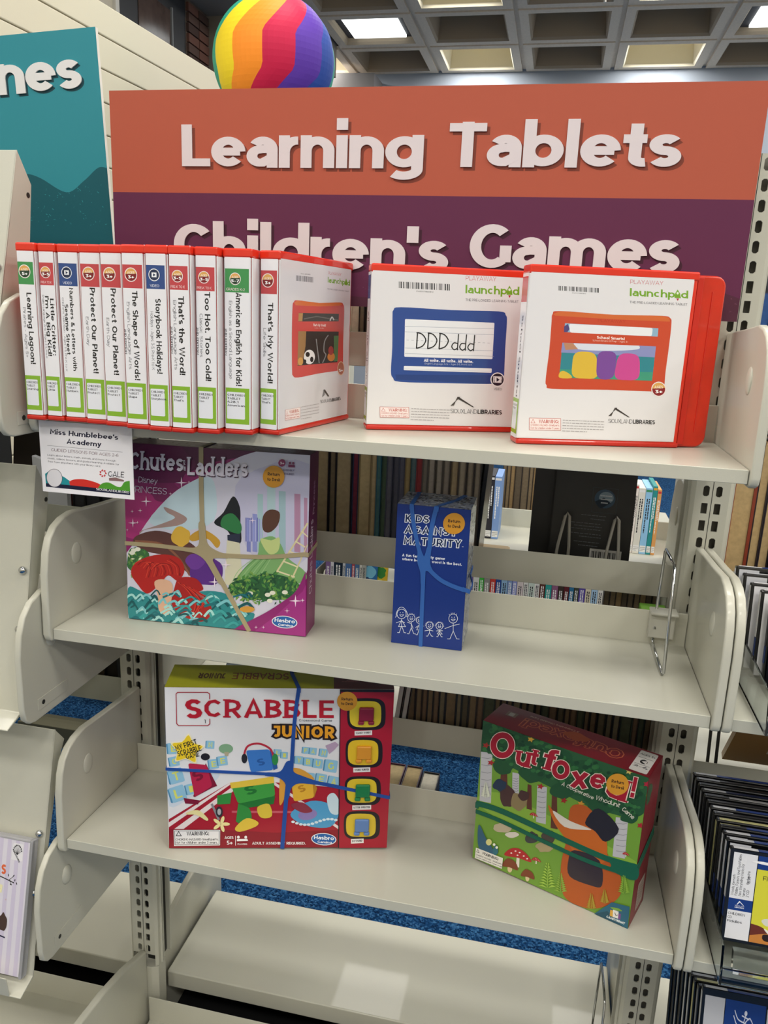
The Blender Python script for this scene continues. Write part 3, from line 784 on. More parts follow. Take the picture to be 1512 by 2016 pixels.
def spine_art(kind, badge, title, sub, call, sub2=None, two=None, tcol='#18181c', wide=False, pos=0):
    def f(p, W, H):
        m = W*.06
        p.P([(m, 10), (W-m, 10), (W-m, H-7), (m, H-7)], '#ecebef')
        y0, y1 = 23, 50
        p.P([(m, y0), (W-m*1.6, y0), (W-m*1.6, y1), (m, y1)], HUE[kind])
        if badge == 'VIDEO':
            video_badge(p, W*.42, y0+11, 6.3); p.T('VIDEO', (W*.22, y1-2.2), (W*.64, y1-2.2), 3, '#dfe6f2', .12)
        else:
            age_badge(p, W*.42, y0+11.5, 7.2 if len(badge) < 3 else 6.2, badge, '#7e1c22' if kind == 'red' else '#1d3a28')
            if len(badge) > 2: p.T('PRE-K TO K' if kind == 'red' else 'GRADES K-2', (W*.1, y1-2), (W*.76, y1-2), 3, '#f2dede', .11)
        ty0, ty1 = title[1], title[2]
        if two:
            bl = (.60, .30) if kind == 'red' else (.50, .24)
            p.T(title[0], (W*bl[0], ty0), (W*bl[0], ty1), 5.2, tcol, .2)
            p.T(two[0], (W*bl[1], two[1]), (W*bl[1], two[2]), 5.2, tcol, .2)
        else:
            p.T(title[0], (W*.44, ty0), (W*.44, ty1), 7.2, tcol, .2)
        if sub: p.T(sub[0], (W*(.14 if two else .2), sub[1]), (W*(.14 if two else .2), sub[2]), 3.9 if not two else 2.4, '#55545c', .1)
        if sub2: p.T(sub2[0], (W*.05, sub2[1]), (W*.05, sub2[2]), 2.4, '#33323a', .2)
        g0, g1 = H-57, H-13
        p.P([(m, g0), (W-m*1.4, g0), (W-m*1.4, g1), (m, g1)], '#86b52e')
        p.RR([(W*.1, g0+5), (W*.76, g0+5), (W*.76, g1-6), (W*.1, g1-6)], 1.5, '#e6e8ee')
        for i, s_ in enumerate(call):
            p.T(s_, (W*.12, g0+10+4.2*i), (W*.12+W*.08*len(s_), g0+10+4.2*i), 2.7, '#2a2a30', .18, q=.4)
    return f
C2 = lambda last, *mid: ('CHILDREN', 'TABLET', *mid, last)
def logo_libraries(p, x, y, s, up=None):
    """angled pages mark with library name; x,y the mark's apex"""
    for k in range(4): p.L([(x-s*.16-k*s*.035, y+s*.34), (x+k*s*.03, y)], s*.02, '#4a4340')
    p.P([(x, y), (x+s*.04, y-.0), (x+s*.62, y+s*.40), (x+s*.56, y+s*.40), (x+s*.02, y+s*.08)], '#3a3432')
    p.T('SIOUXLAND', (x-s*.28, y+s*.62), (x+s*.72, y+s*.66), s*.17, '#3a3a40', .08)
    p.T('LIBRARIES', (x+s*.74, y+s*.66), (x+s*1.66, y+s*.70), s*.17, '#141418', .2)
def warn_box(p, x, y, W, H, sk=.03, col='#c45a50', bg='#f4e6e4'):
    q_ = lambda a, b: (x+W*a, y+H*b+W*a*sk)
    p.P([q_(0, 0), q_(1, 0), q_(1, 1), q_(0, 1)], bg); p.L([q_(0, 0), q_(1, 0), q_(1, 1), q_(0, 1)], W*.012, col, True)
    p.L([q_(.05, .42), q_(.115, .1), q_(.18, .42)], W*.012, col, True)
    p.T('WARNING:', q_(.3, .42), q_(.94, .42), H*.3, col, .2)
    p.T('CHOKING HAZARD- Small parts.', q_(.04, .67), q_(.96, .67), H*.17, col, .12)
    p.T('Not for children under 3 years.', q_(.04, .92), q_(.96, .92), H*.17, col, .12)
def launch_head(p, pts):
    (b0, b1, bh), (x0, y0, x1, y1, H) = pts
    p.bars(b0, b1, bh, 34, '#3c3c40'); c = Vector(b0).lerp(Vector(b1), .33)+Vector(bh)*1.45; d = Vector(b1)-Vector(b0)
    p.T('31483079883812', c, c+d*.34, Vector(bh).length*.2, '#444', .12)
    d = Vector((x1-x0, y1-y0)); L = d.length
    P = lambda a, b: (x0+d.x*a, y0+d.y*a+b*H)
    p.T('PLAYAWAY', P(.01, -1.62), P(.57, -1.62), H*.55, '#c8606a', .09)
    p.T('launchp', P(0, 0), P(.77, 0), H, '#77a82c', .2); p.T('d', P(.87, 0), P(.995, 0), H, '#77a82c', .2)
    p.P([P(.815, -1.15), P(.858, -.6), P(.87, .0), P(.76, .0), P(.772, -.6)], '#77a82c'); c = P(.815, -.65); p.E(c[0], c[1], H*.15, H*.17, '#e9f0dc', 12)
    p.P([P(.79, .05), P(.84, .05), P(.815, .4)], '#b3303c')
    p.T('THE PRE-LOADED LEARNING TABLET', P(.0, .95), P(.98, .95), H*.3, '#5a5a5e', .12)
def front12(t, D=.2105, H=.215):
    p = Print(D-.007, H-.018, [(170, 140), (1460, 195), (1350, 1505), (95, 1463)], z0=.0013)
    p.fill('#e4e2e3')
    launch_head(p, (((383, 235), (817, 254), (0, 56)), (945, 332, 1410, 346, 70)))
    B = '#284a92'
    p.P(smooth([(325, 540), (335, 480), (400, 455), (820, 478), (1230, 488), (1290, 520), (1300, 580), (1285, 800), (1272, 1060), (1262, 1100), (1200, 1126), (780, 1118), (380, 1104), (320, 1070), (303, 1010), (318, 800)], 4, True), B)
    p.P([(345, 1085), (1180, 1127), (1262, 1100), (1270, 1050), (340, 1040)], '#213f80')
    p.RR([(430, 557), (1192, 588), (1172, 908), (418, 885)], 10, '#eceef0')
    for y0, y1 in ((620, 642), (667, 692), (808, 834), (857, 882)): p.L([(424, y0), (1186, y1)], 3, '#9aa3b5')
    for i in range(18): a = i/18; p.L([(440+730*a, 740+26*a), (440+730*(a+.028), 740+26*(a+.028))], 3, '#a8adb8')
    for i, x in enumerate((530, 625, 722)):
        y = 672+3*i
        p.L([(x+4, y), (x-8, y+140)], 10, '#17181c'); p.L(smooth([(x-5, y+2), (x+40, y+15), (x+72, y+65), (x+45, y+118), (x-10, y+140)], 5), 10, '#17181c')
    for i, x in enumerate((850, 918, 988)):
        y = 790+i*4; p.L(smooth([(x+22, y-22), (x-10, y-25), (x-27, y+8), (x-5, y+34), (x+22, y+18)], 5), 9, '#17181c'); p.L([(x+33, y-104), (x+20, y+38)], 9, '#17181c')
    p.T('All write. All write. All write.', (583, 928), (1005, 942), 26, '#f2f4fa', .24)
    p.T('English Language Arts — Ages 3-5, Pre-K to K', (590, 952), (995, 963), 15, '#aebbd8', .13)
    p.RR([(413, 964), (1166, 990), (1163, 1028), (411, 1002)], 8, '#eceef0'); p.L([(415, 990), (1162, 1015)], 2, '#b3bccd')
    p.E(1215, 1089, 62, 64, '#eceef0'); p.E(1215, 1089, 53, 55, '#1d2432')
    p.P([(1178, 1058), (1256, 1062), (1252, 1118), (1176, 1114)], '#e8e8ea'); p.P([(1206, 1070), (1234, 1090), (1206, 1108)], '#1d2432')
    for k in range(4): p.P([(1182, 1065+13*k), (1190, 1065+13*k), (1190, 1072+13*k), (1182, 1072+13*k)], '#1d2432'); p.P([(1243, 1068+13*k), (1251, 1068+13*k), (1251, 1075+13*k), (1243, 1075+13*k)], '#1d2432')
    p.T('VIDEO', (1180, 1180), (1252, 1184), 20, '#4c4c50', .1)
    logo_libraries(p, 868, 1240, 230)
    warn_box(p, 203, 1322, 245, 92, .03)
    p.lines((470, 1340), (800, 1356), (-2, 24), 5, 5, '#a4a0a2')
    p.build('front_print', t, INKG, (.0004, 0, .009))
def front13(t, D=.2115, H=.2175):
    p = Print(D-.007, H-.018, [(150, 98), (1138, 133), (1000, 1118), (68, 1078)], z0=.0013)
    p.fill('#e6e4e6')
    launch_head(p, (((309, 181), (554, 192), (0, 28)), (738, 238, 1100, 250, 46)))
    p.P(smooth([(268, 400), (275, 350), (320, 332), (640, 352), (930, 357), (985, 370), (993, 410), (975, 560), (955, 700), (945, 800), (930, 818), (600, 805), (275, 797), (238, 775), (233, 735), (255, 560)], 4, True), '#cc4a2c')
    p.P([(278, 350), (320, 333), (640, 352), (930, 357), (980, 370), (985, 392), (640, 380), (290, 360)], '#d56a34')
    p.T('PLAYAWAY', (545, 396), (712, 402), 18, '#b83f26', .12)
    p.P([(348, 405), (913, 433), (908, 484), (342, 458)], '#8fb6cf'); p.RR([(372, 408), (878, 431), (872, 481), (378, 461)], 12, '#eef0f4'); p.P([(342, 425), (365, 408), (375, 440), (362, 458), (342, 458)], '#51447a')
    p.T('School Smarts!', (538, 497), (706, 506), 17, '#fbeee8', .24); p.T('School Review & Prep — Ages 3+', (512, 512), (727, 521), 10, '#f2c4b4', .13)
    # picture window: plain teal ground with simple blocks of the same colours
    win = [(332, 521), (897, 543), (872, 752), (313, 730)]
    p.P(win, '#2f8792'); p.P([(332, 521), (897, 543), (889, 610), (324, 580)], '#8d93c4'); p.P([(316, 680), (876, 700), (872, 752), (313, 730)], '#3f9a7c')
    p.P(smooth([(400, 525), (420, 560), (600, 570), (780, 562), (795, 540)], 4)+[(795, 539)], '#dde3ee')
    p.P([(340, 522), (395, 524), (425, 560), (350, 565)], '#c08a68')
    p.RR([(398, 572), (535, 578), (548, 740), (382, 733)], 50, '#e0ba3e')
    p.RR([(540, 570), (662, 574), (640, 744), (532, 742)], 50, '#7c4a9c')
    p.RR([(668, 582), (798, 590), (796, 750), (636, 744)], 50, '#cf4a94')
    p.P(smooth([(315, 700), (340, 690), (378, 712), (385, 733), (314, 731)], 3, True), '#e0ba3e')
    age_badge(p, 912, 803, 40, '3+')
    logo_libraries(p, 645, 913, 146)
    warn_box(p, 136, 968, 184, 70, .03)
    p.lines((333, 983), (580, 996), (-1, 16), 5, 3.5, '#a4a0a2')
    p.build('front_print', t, INKG, (.0004, 0, .009))
def front11(t, D=CASE_D, H=CASE_H):
    p = Print(D-.007, H-.018, [(655, 195), (1190, 285), (1165, 1440), (650, 1558)], z0=.0013)
    p.fill('#dddadd')
    p.bars((772, 330), (906, 345), (0, 44), 26, '#55555a'); p.T('SIOUX LIBRARIES', (806, 322), (880, 328), 9, '#555', .12)
    P = lambda a, b: (1012+170*a, 398+18*a+b)
    p.T('PLAYAWAY', P(.03, -75), P(.6, -72), 24, '#c8606a', .1, up=(0, -1)); p.T('launchp', P(0, -10), P(.77, -4), 44, '#77a82c', .2, up=(0, -1)); p.T('d', P(.87, -2), P(.995, -1), 44, '#77a82c', .2, up=(0, -1))
    p.P([P(.815, -58), P(.87, -30), P(.87, -2), P(.76, -4), P(.77, -30)], '#77a82c')
    p.T('THE PRE-LOADED LEARNING TABLET', P(-.02, 46), P(.96, 50), 10, '#77777c', .12, up=(0, -1))
    p.P(smooth([(745, 590), (755, 545), (785, 530), (950, 552), (1100, 548), (1130, 565), (1138, 620), (1132, 850), (1130, 1060), (1110, 1092), (950, 1118), (790, 1150), (752, 1135), (745, 1090), (742, 850)], 4, True), '#cd4740')
    p.P([(757, 548), (785, 530), (950, 552), (1100, 548), (1128, 562), (1100, 575), (950, 580), (770, 570)], '#d8703a')
    p.P([(792, 630), (1098, 640), (1096, 700), (790, 700)], '#3a3230'); p.P([(792, 632), (825, 632), (820, 698), (790, 698)], '#b88a50'); p.L([(830, 680), (930, 660), (1090, 690)], 8, '#6b6460'); p.L(smooth([(1030, 695), (1045, 665), (1060, 690)], 4), 8, '#d8d6d4')
    p.T("That's My World!", (902, 738), (998, 742), 20, '#f4dcd8', .24); p.T('Life Skills', (915, 757), (985, 760), 9, '#e0a49c', .14)
    p.P([(790, 778), (1097, 782), (1088, 1028), (785, 1055)], '#2b2826')
    p.P([(790, 778), (850, 779), (845, 900), (820, 1050), (785, 1053)], '#a0784a'); p.P([(1060, 815), (1097, 815), (1090, 1020), (1062, 1022)], '#4c7a4c')
    p.L([(926, 840), (950, 1035)], 7, '#8c8c8c'); p.L(smooth([(1018, 810), (990, 860), (985, 940), (1000, 970), (975, 1034)], 4), 7, '#8c8c8c')
    p.E(875, 985, 42, 58, '#e9e6e4'); p.E(862, 965, 16, 20, '#1c1a1a'); p.E(893, 1005, 13, 22, '#1c1a1a'); p.E(840, 1020, 12, 16, '#1c1a1a'); p.E(808, 1020, 20, 32, '#d29a4e'); p.E(1040, 985, 28, 36, '#d0803a'); p.E(1038, 935, 20, 36, '#a03c3c')
    p.E(1115, 1078, 26, 56, '#eec9a4'); p.E(1115, 1078, 22, 50, '#b0603a'); p.T('3+', (1101, 1108), (1130, 1104), 24, '#fff', .24)
    for k in range(3): p.L([(976+k*6, 1308-k*6), (985+k*6, 1250)], 3, '#5c5856')
    p.P([(985, 1248), (995, 1248), (1028, 1302), (1018, 1306), (992, 1270)], '#4a4644')
    p.T('SIOUXLAND', (962, 1358), (1042, 1346), 26, '#6a6a6c', .1); p.T('LIBRARIES', (1044, 1346), (1116, 1332), 26, '#333', .2)
    warn_box(p, 694, 1410, 112, 84, -.18); p.lines((812, 1388), (950, 1362), (0, 24), 5, 4, '#b4aeb0')
    p.build('front_print', t, INKG, (.0004, 0, .009))

ZA = 1.4015
cases = [
 # x left edge, x left edge of next, y of spine, lean, art, label words
 (-.4440, -.4178, -.262, -.030, spine_art('green', '5+', ('Learning Lagoon!', 60, 148), ('Pirates - Ages 5+', 78, 140), C2('Learning')), 'green age block, leftmost of the row'),
 (-.4165, -.3930, -.258, -.024, spine_art('red', '3-5', ('Little Critter:', 66, 136), ('English Language Arts - Ages 3-5, Pre-K', 62, 140), C2('Little'), two=("I'm A Big Kid!", 63, 137)), 'red age block and two-line title, second from the left'),
 (-.3915, -.3610, -.256, -.014, spine_art('blue', 'VIDEO', ('Numbers & Letters with', 52, 154), ('Children\'s Television - Ages 3-5, Pre-K to K', 64, 155), C2('Numbers'), two=('Sesame Street', 72, 134)), 'blue video block and two-line title, third from the left'),
 (-.3590, -.3285, -.260, -.010, spine_art('red', '3+', ('Protect Our Planet!', 51, 155), ('Earth Day', 86, 121), C2('Protect')), 'red block and planet title, left of the two alike'),
 (-.3275, -.2965, -.266, -.006, spine_art('red', '3+', ('Protect Our Planet!', 51, 155), ('Earth Day', 86, 121), C2('Protect')), 'red block and planet title, right of the two alike'),
 (-.2945, -.2635, -.274, -.003, spine_art('red', '3+', ('The Shape of Words!', 53, 159), ('English Language Arts', 66, 146), C2('Shape'), sub2=('2ND EDITION', 98, 128)), 'red age block, sixth from the left'),
 (-.2615, -.2325, -.278, .002, spine_art('blue', 'VIDEO', ('Storybook Holidays!', 61, 149), ('Holidays - Ages 3-5, Pre-K to K', 76, 145), C2('Storybook')), 'blue video block and one-line title, seventh from the left'),
 (-.2315, -.2035, -.278, .006, spine_art('red', '3-5', ('That’s the Word!', 57, 149), ('English Language Arts', 62, 143), C2('That’s'), sub2=('2ND EDITION', 92, 124)), 'red age block, eighth from the left'),
 (-.2020, -.1735, -.270, .010, spine_art('red', '3-5', ('Too Hot. Too Cold!', 51, 155), ('Classic Stories', 76, 127), C2('Too'), sub2=('2ND EDITION', 92, 124)), 'red age block, ninth from the left'),
 (-.1715, -.1350, -.2575, .0, spine_art('green', '5-7', ('American English for Kids!', 50, 160), ('English as a Second Language', 60, 152), ('CHILDREN', 'TABLET', '428.1', 'American'), sub2=('2ND EDITION', 92, 124)), 'dark green grades block, tenth from the left'),
]
for i, (x0, x1, y, lean, art, wd) in enumerate(cases):
    T = x1-x0-.0008
    lab = 'red plastic case standing spine out, '+wd
    case(lab, (x1, y, ZA), PI/2, T, art, ry=0, rx=0)
case('red plastic tablet case turned to show its spine and a red framed picture ', (-.1063, -.243, ZA), math.radians(79.5), .0262,
     spine_art('red', '3+', ('That’s My World!', 60, 156), ('Life Skills', 90, 124), C2('That’s')), front11)
def slim(kind, word=None):
    def f(p, W, H):
        m = W*.06; p.P([(m, 10), (W-m, 10), (W-m, H-7), (m, H-7)], '#ecebef')
        p.P([(m, 14), (W-m*1.6, 14), (W-m*1.6, 44), (m, 44)], HUE[kind])
        if word: p.T(word, (W*.4, 60), (W*.4, 160), 6.4, '#18181c', .2)
        g0, g1 = H-56, H-12
        p.P([(m, g0), (W-m, g0), (W-m, g1), (m, g1)], '#86b52e'); p.P([(W*.1, g0+5), (W*.76, g0+5), (W*.76, g1-5), (W*.1, g1-5)], '#e6e8ee')
        for k, s_ in enumerate(('CHILDREN', 'TABLET')): p.T(s_, (W*.12, g0+10+4.2*k), (W*.12+W*.08*len(s_), g0+10+4.2*k), 2.7, '#2a2a30', .18, q=.4)
    return f
case('tablet case facing out with blue tablet picture reading DDD ddd', (-.0181, -.1368, ZA), math.radians(20.5), .030, slim('blue', 'All write. All write.'), front12, D=.2105, H=.215)
case('tablet case facing out with red tablet picture and clear red rear edge', (.1838, -.1666, ZA), math.radians(17.5), .030, slim('red', 'School Smarts!'), front13, D=.2115, H=.2175, tail=.040)
# ---------------------------------------------------------------- boxed games
def game_box(name, label, loc, rz, W, D, H, side, top, rx=0):
    """carton as a thing: front face local y=0, W wide, D deep, H tall"""
    t = thing(name, label, 'board game', loc, rz, rx=rx)
    q = M()
    q.box(0, W, 0, D, 0, H, 0, hexc(side)); q.build('carton', INK, t, bevel=.0009)
    return t
def sticker(p, cx, cy, rx, ry, ang=0):
    p.E(cx, cy, rx, ry, '#d9982a', 28)
    c, s_ = math.cos(math.radians(ang)), math.sin(math.radians(ang))
    R_ = lambda a, b: (cx+rx*(a*c)-ry*b*s_*.0, cy+ry*b+rx*a*s_)
    p.T('Return', R_(-.56, -.08), R_(.56, -.08), ry*.3, '#4a2c10', .24)
    p.T('to Desk', R_(-.6, .4), R_(.6, .4), ry*.3, '#4a2c10', .24)
def oval_logo(p, cx, cy, rx, ry, ang, a='Hasbro', b_='Gaming'):
    p.E(cx, cy, rx, ry, '#e8e8f0', 28, ang); p.E(cx, cy, rx*.93, ry*.88, '#1f5fa8', 28, ang)
    d = math.tan(math.radians(ang))
    p.T(a, (cx-rx*.78, cy+ry*.08-rx*.78*d), (cx+rx*.8, cy+ry*.08+rx*.8*d), ry*.62, '#f2f4fa', .2)
    p.T(b_, (cx-rx*.5, cy+ry*.66-rx*.5*d), (cx+rx*.62, cy+ry*.66+rx*.62*d), ry*.38, '#f2f4fa', .18)
def star(p, x, y, r, col='#f6e6f4'):
    p.P([(x+r*(1 if k % 2 == 0 else .16)*math.cos(k*PI/4), y+r*(1 if k % 2 == 0 else .16)*math.sin(k*PI/4)) for k in range(8)], col)
def blob(p, cx, cy, rx, ry, col, seed=0, wob=.18, n=12):
    rg = random.Random(seed)
    pts = [(cx+rx*(1+rg.uniform(-wob, wob))*math.cos(2*PI*i/n), cy+ry*(1+rg.uniform(-wob, wob))*math.sin(2*PI*i/n)) for i in range(n)]
    p.P(smooth(pts, 3, True), col)
def leafy(p, cx, cy, rx, ry, cols, n, s, seed=0):
    rg = random.Random(seed)
    for i in range(n):
        a = rg.uniform(0, 2*PI); r = math.sqrt(rg.random()); x, y = cx+rx*r*math.cos(a), cy+ry*r*math.sin(a); t = rg.uniform(0, PI)
        l = s*rg.uniform(.6, 1.3)
        p.face([p.uv((x+l*math.cos(t), y+l*math.sin(t))), p.uv((x-l*.4*math.sin(t), y+l*.4*math.cos(t))), p.uv((x-l*math.cos(t), y-l*math.sin(t))), p.uv((x+l*.4*math.sin(t), y-l*.4*math.cos(t)))], rg.choice(cols))
        p.z += 3e-7
    p.z += p.dz

# --- purple snakes-and-slides box on the middle shelf
ZB, ZC = 1.0989, .7501
cw, cd_, chh = .2715, .050, .263
tb = game_box('boxed_game', 'large square purple and white game box with a tan band, on the middle shelf', (-.3637, -.1702, ZB+.0007), math.radians(3.1), cw, cd_, chh, '#7d1c5c', 0, rx=math.radians(-1.2))
p = Print(cw, chh, [(25, 28), (1402, 135), (1372, 1490), (55, 1370)])
p.fill('#8c1f66')
p.P([(25, 28), (1402, 135), (1402, 150), (1000, 130), (700, 180), (350, 330), (25, 300)], '#551342')
for (x, y, r, k) in ((150, 520, 230, '#a82a72'), (90, 680, 120, '#b03078'), (330, 400, 120, '#7a1b58'), (300, 200, 260, '#601648')): blob(p, x, y, r, r*.6, k, int(x))
sky = smooth([(45, 870), (110, 780), (190, 650), (300, 510), (430, 390), (590, 300), (780, 200), (900, 140), (1010, 105)], 5)+[(1402, 135), (1388, 990)]+smooth([(1388, 990), (1300, 1150), (1190, 1240), (1070, 1320), (900, 1410), (820, 1450)], 5)+[(55, 1370)]
p.P(sky, '#d4d2e2')
p.P(smooth([(300, 515), (430, 395), (590, 305), (700, 330), (700, 620), (450, 700), (220, 640)], 4, True), '#c3dae4')
p.P(smooth([(900, 300), (1395, 200), (1390, 900), (1000, 900), (880, 600)], 4, True), '#c6c4de')
# pale plain block towers, without any known outline
for x, y0, w_, c in ((1040, 420, 40, '#a9c8cc'), (1120, 330, 60, '#b4cfd4'), (1200, 400, 50, '#a2bfc8'), (1310, 420, 44, '#b78aa8'), (1370, 450, 24, '#b78aa8'), (955, 600, 30, '#7f86c4'), (1000, 570, 34, '#8f96d0')):
    p.P([(x-w_/2, y0), (x+w_/2, y0+4), (x+w_/2, 860), (x-w_/2, 855)], c)
for i in range(9): p.L([(935+14*i, 600+8*(i % 3)), (935+14*i, 780)], 8, ['#6f74b8', '#9aa0dc', '#b6b8e4'][i % 3])
# slide
p.P(smooth([(330, 520), (430, 560), (500, 610), (430, 660), (200, 690), (150, 720), (160, 700), (330, 640), (410, 600), (350, 560)], 4, True), '#a88c86')
p.P(smooth([(120, 740), (260, 700), (400, 730), (560, 820), (600, 950), (560, 1060), (480, 1000), (380, 900), (200, 860), (100, 800)], 4, True), '#5f3a34')
p.L(smooth([(110, 780), (300, 800), (430, 900), (520, 1040)], 6), 16, '#8b5a42')
# plain colour masses in place of the figures
blob(p, 455, 745, 70, 75, '#dcb040', 3, .1); p.P(smooth([(520, 740), (620, 690), (740, 770), (720, 830), (650, 760), (540, 780)], 4, True), '#c99a34')
blob(p, 640, 1000, 120, 110, '#5c2c86', 5, .15); blob(p, 560, 930, 70, 60, '#6f3a98', 6, .15)
p.P(smooth([(840, 440), (890, 520), (895, 650), (900, 780), (850, 800), (800, 700), (700, 640), (770, 560)], 4, True), '#16181e')
p.P(smooth([(770, 590), (840, 570), (900, 650), (890, 720), (810, 700), (750, 660)], 4, True), '#2f7a44')
p.P([(798, 730), (892, 720), (888, 790), (800, 780)], '#2a2f44'); p.P([(795, 770), (888, 790), (905, 1000), (830, 1120), (775, 1100)], '#d8d4b8')
p.P(smooth([(1060, 590), (1110, 540), (1180, 560), (1170, 650), (1110, 710), (1060, 690)], 4, True), '#5a3a2c')
p.P(smooth([(1040, 770), (1130, 740), (1190, 800), (1240, 900), (1370, 1010), (1330, 1090), (1000, 1130), (840, 1110), (940, 960), (1020, 880)], 4, True), '#7fae6c')
p.P(smooth([(1040, 760), (1120, 770), (1180, 750), (1170, 850), (1100, 870)], 4, True), '#c6d48a')
for k in range(7): p.L(smooth([(1120-20*k, 900), (1060-30*k, 1000), (980-26*k, 1110)], 4), 5, '#5c9050' if k % 2 else '#9cc486')
# strands
for x0, y0, x1, y1 in ((1385, 640, 1140, 1040), (1388, 800, 1275, 1050)): p.L([(x0, y0), (x1, y1)], 13, '#ddd2a2')
for k in range(5): p.L([(1340-45*k, 700+75*k), (1392-25*k, 745+75*k)], 11, '#e6dcb2')
# leaves, waves and coral
blob(p, 1080, 1130, 260, 100, '#2c5c34', 9, .12); leafy(p, 1070, 1130, 260, 120, ['#2f6a3a', '#4f8a3e', '#1d4a2c', '#7aa04a'], 220, 22, 2)
blob(p, 130, 930, 90, 100, '#3a6a3a', 4); leafy(p, 130, 950, 90, 120, ['#2f6a3a', '#4f8a3e', '#7aa04a', '#d8dcb0'], 70, 18, 5)
for x, y in ((100, 850), (130, 842), (88, 870), (1220, 1160), (1130, 1165), (1095, 1180), (965, 1170), (1110, 1225), (940, 1245)): p.E(x, y, 22, 16, '#e6e6d4', 10)
p.P(smooth([(55, 1140), (150, 1160), (300, 1230), (420, 1260), (600, 1160), (800, 1180), (900, 1300), (1000, 1330), (880, 1440), (500, 1415), (60, 1370)], 4, True), '#2d8a8e')
p.P(smooth([(100, 960), (200, 900), (330, 880), (440, 910), (480, 1000), (430, 1080), (360, 1040), (300, 1100), (200, 1180), (120, 1100), (80, 1030)], 5, True), '#b3201a')
p.P(smooth([(440, 1060), (560, 1060), (620, 1140), (560, 1180), (660, 1240), (680, 1330), (600, 1390), (450, 1340), (380, 1250), (400, 1150)], 5, True), '#a81e1a')
for k in range(14): p.L(smooth([(110+20*k, 1010-12*abs(k-5)), (150+22*k, 930+3*k), (210+18*k, 960+6*k), (190+20*k, 1060-3*k)], 4), 6, ('#d4402c', '#861410', '#c42c20')[k % 3])
for k in range(9): p.L(smooth([(430+14*k, 1090+6*k), (500+14*k, 1150+4*k), (560+12*k, 1260-6*k), (520+10*k, 1370-10*k)], 4), 6, ('#d4402c', '#7c120e', '#c8281e')[k % 3])
p.P(smooth([(255, 1090), (330, 1070), (390, 1110), (380, 1240), (360, 1340), (290, 1310), (280, 1200)], 4, True), '#e0b294')
rg = random.Random(8)
for k in range(80):
    x, y = rg.uniform(60, 960), rg.uniform(1180, 1420); y = max(y, 1150+abs(x-450)*.05); l = rg.uniform(30, 80)
    p.L(smooth([(x-l, y+rg.uniform(0, 26)), (x, y-rg.uniform(10, 34)), (x+l*.6, y+rg.uniform(-5, 20))], 4), rg.uniform(9, 22), rg.choice(['#7cc4cc', '#1c6f78', '#0f565c', '#a6dcd8', '#3aa0a0']))
p.P(smooth([(1372, 1000), (1300, 1150), (1190, 1240), (1070, 1320), (900, 1410), (840, 1450)], 5)+[(1372, 1490)], '#8f2470')
p.P([(1350, 1150), (1374, 1100), (1374, 1490), (1000, 1455), (1150, 1340)], '#a02f82')
p.E(945, 1290, 55, 24, '#d49a3c', 16)
for x, y, r in ((462, 335, 46), (198, 475, 42), (97, 640, 36), (1298, 1222, 46), (92, 552, 14), (152, 545, 18), (380, 418, 14), (518, 330, 12), (1237, 1297, 20), (1350, 1217, 18), (1010, 1425, 14), (1064, 1424, 14), (790, 955, 40), (705, 1085, 44), (985, 620, 26), (55, 693, 12), (132, 635, 12)): star(p, x, y, r)
# title
for dx, dy, c in ((6, 8, '#3a1030'), (0, 0, '#e2dcea')):
    p.T('Chutes', (72, 232), (474, 252), 136, c, .2, dx=dx, dy=dy, serif=True)
    p.T('Ladders', (505, 280), (950, 295), 140, c, .2, dx=dx, dy=dy, serif=True)
p.T('and', (495, 245), (490, 165), 22, '#e2dcea', .16)
p.T('Disney', (140, 330), (282, 345), 44, '#d6cce0', .1)
p.T('Princess'.upper(), (78, 402), (352, 425), 48, '#d6cce0', .09, serif=True)
p.E(1200, 190, 26, 28, '#8c2a5c', 20); p.T('3+', (1184, 200), (1216, 202), 20, '#f0e6ee', .2)
p.L([(1237, 165), (1237, 225)], 3, '#8c5a80'); p.E(1258, 190, 9, 9, '#7a2a58', 10); p.E(1282, 192, 9, 9, '#7a2a58', 10); p.P([(1246, 202), (1292, 204), (1294, 224), (1246, 222)], '#7a2a58')
p.T('ASSEMBLY', (1206, 248), (1290, 254), 14, '#6a5a70', .16); p.T('REQUIRED.', (1210, 276), (1290, 282), 14, '#6a5a70', .16)
sticker(p, 1140, 292, 79, 82, 4)
oval_logo(p, 1219, 1382, 94, 47, 5)
p.build('front_print', tb)
p = Print(cd_, chh); p.fill('#8a2068'); p.face([(0, chh*.5), (cd_, chh*.5), (cd_, chh), (0, chh)], '#5a1646'); p.z += p.dz
p.T('Chutes Ladders', (26, 205), (26, 95), 15, '#dcc8dc', .12); p.T('Princess', (32, 88), (32, 40), 10, '#c49ac0', .1)
p.build('side_print', tb, INK, (cw, 0, 0), (0, 0, PI/2))
p = Print(cw, cd_); p.fill('#4d1a44'); p.lines((10, 15), (250, 15), (0, 8), 4, 2.5, '#8a7a90'); p.build('top_print', tb, INK, (0, 0, chh), (-PI/2, 0, 0))

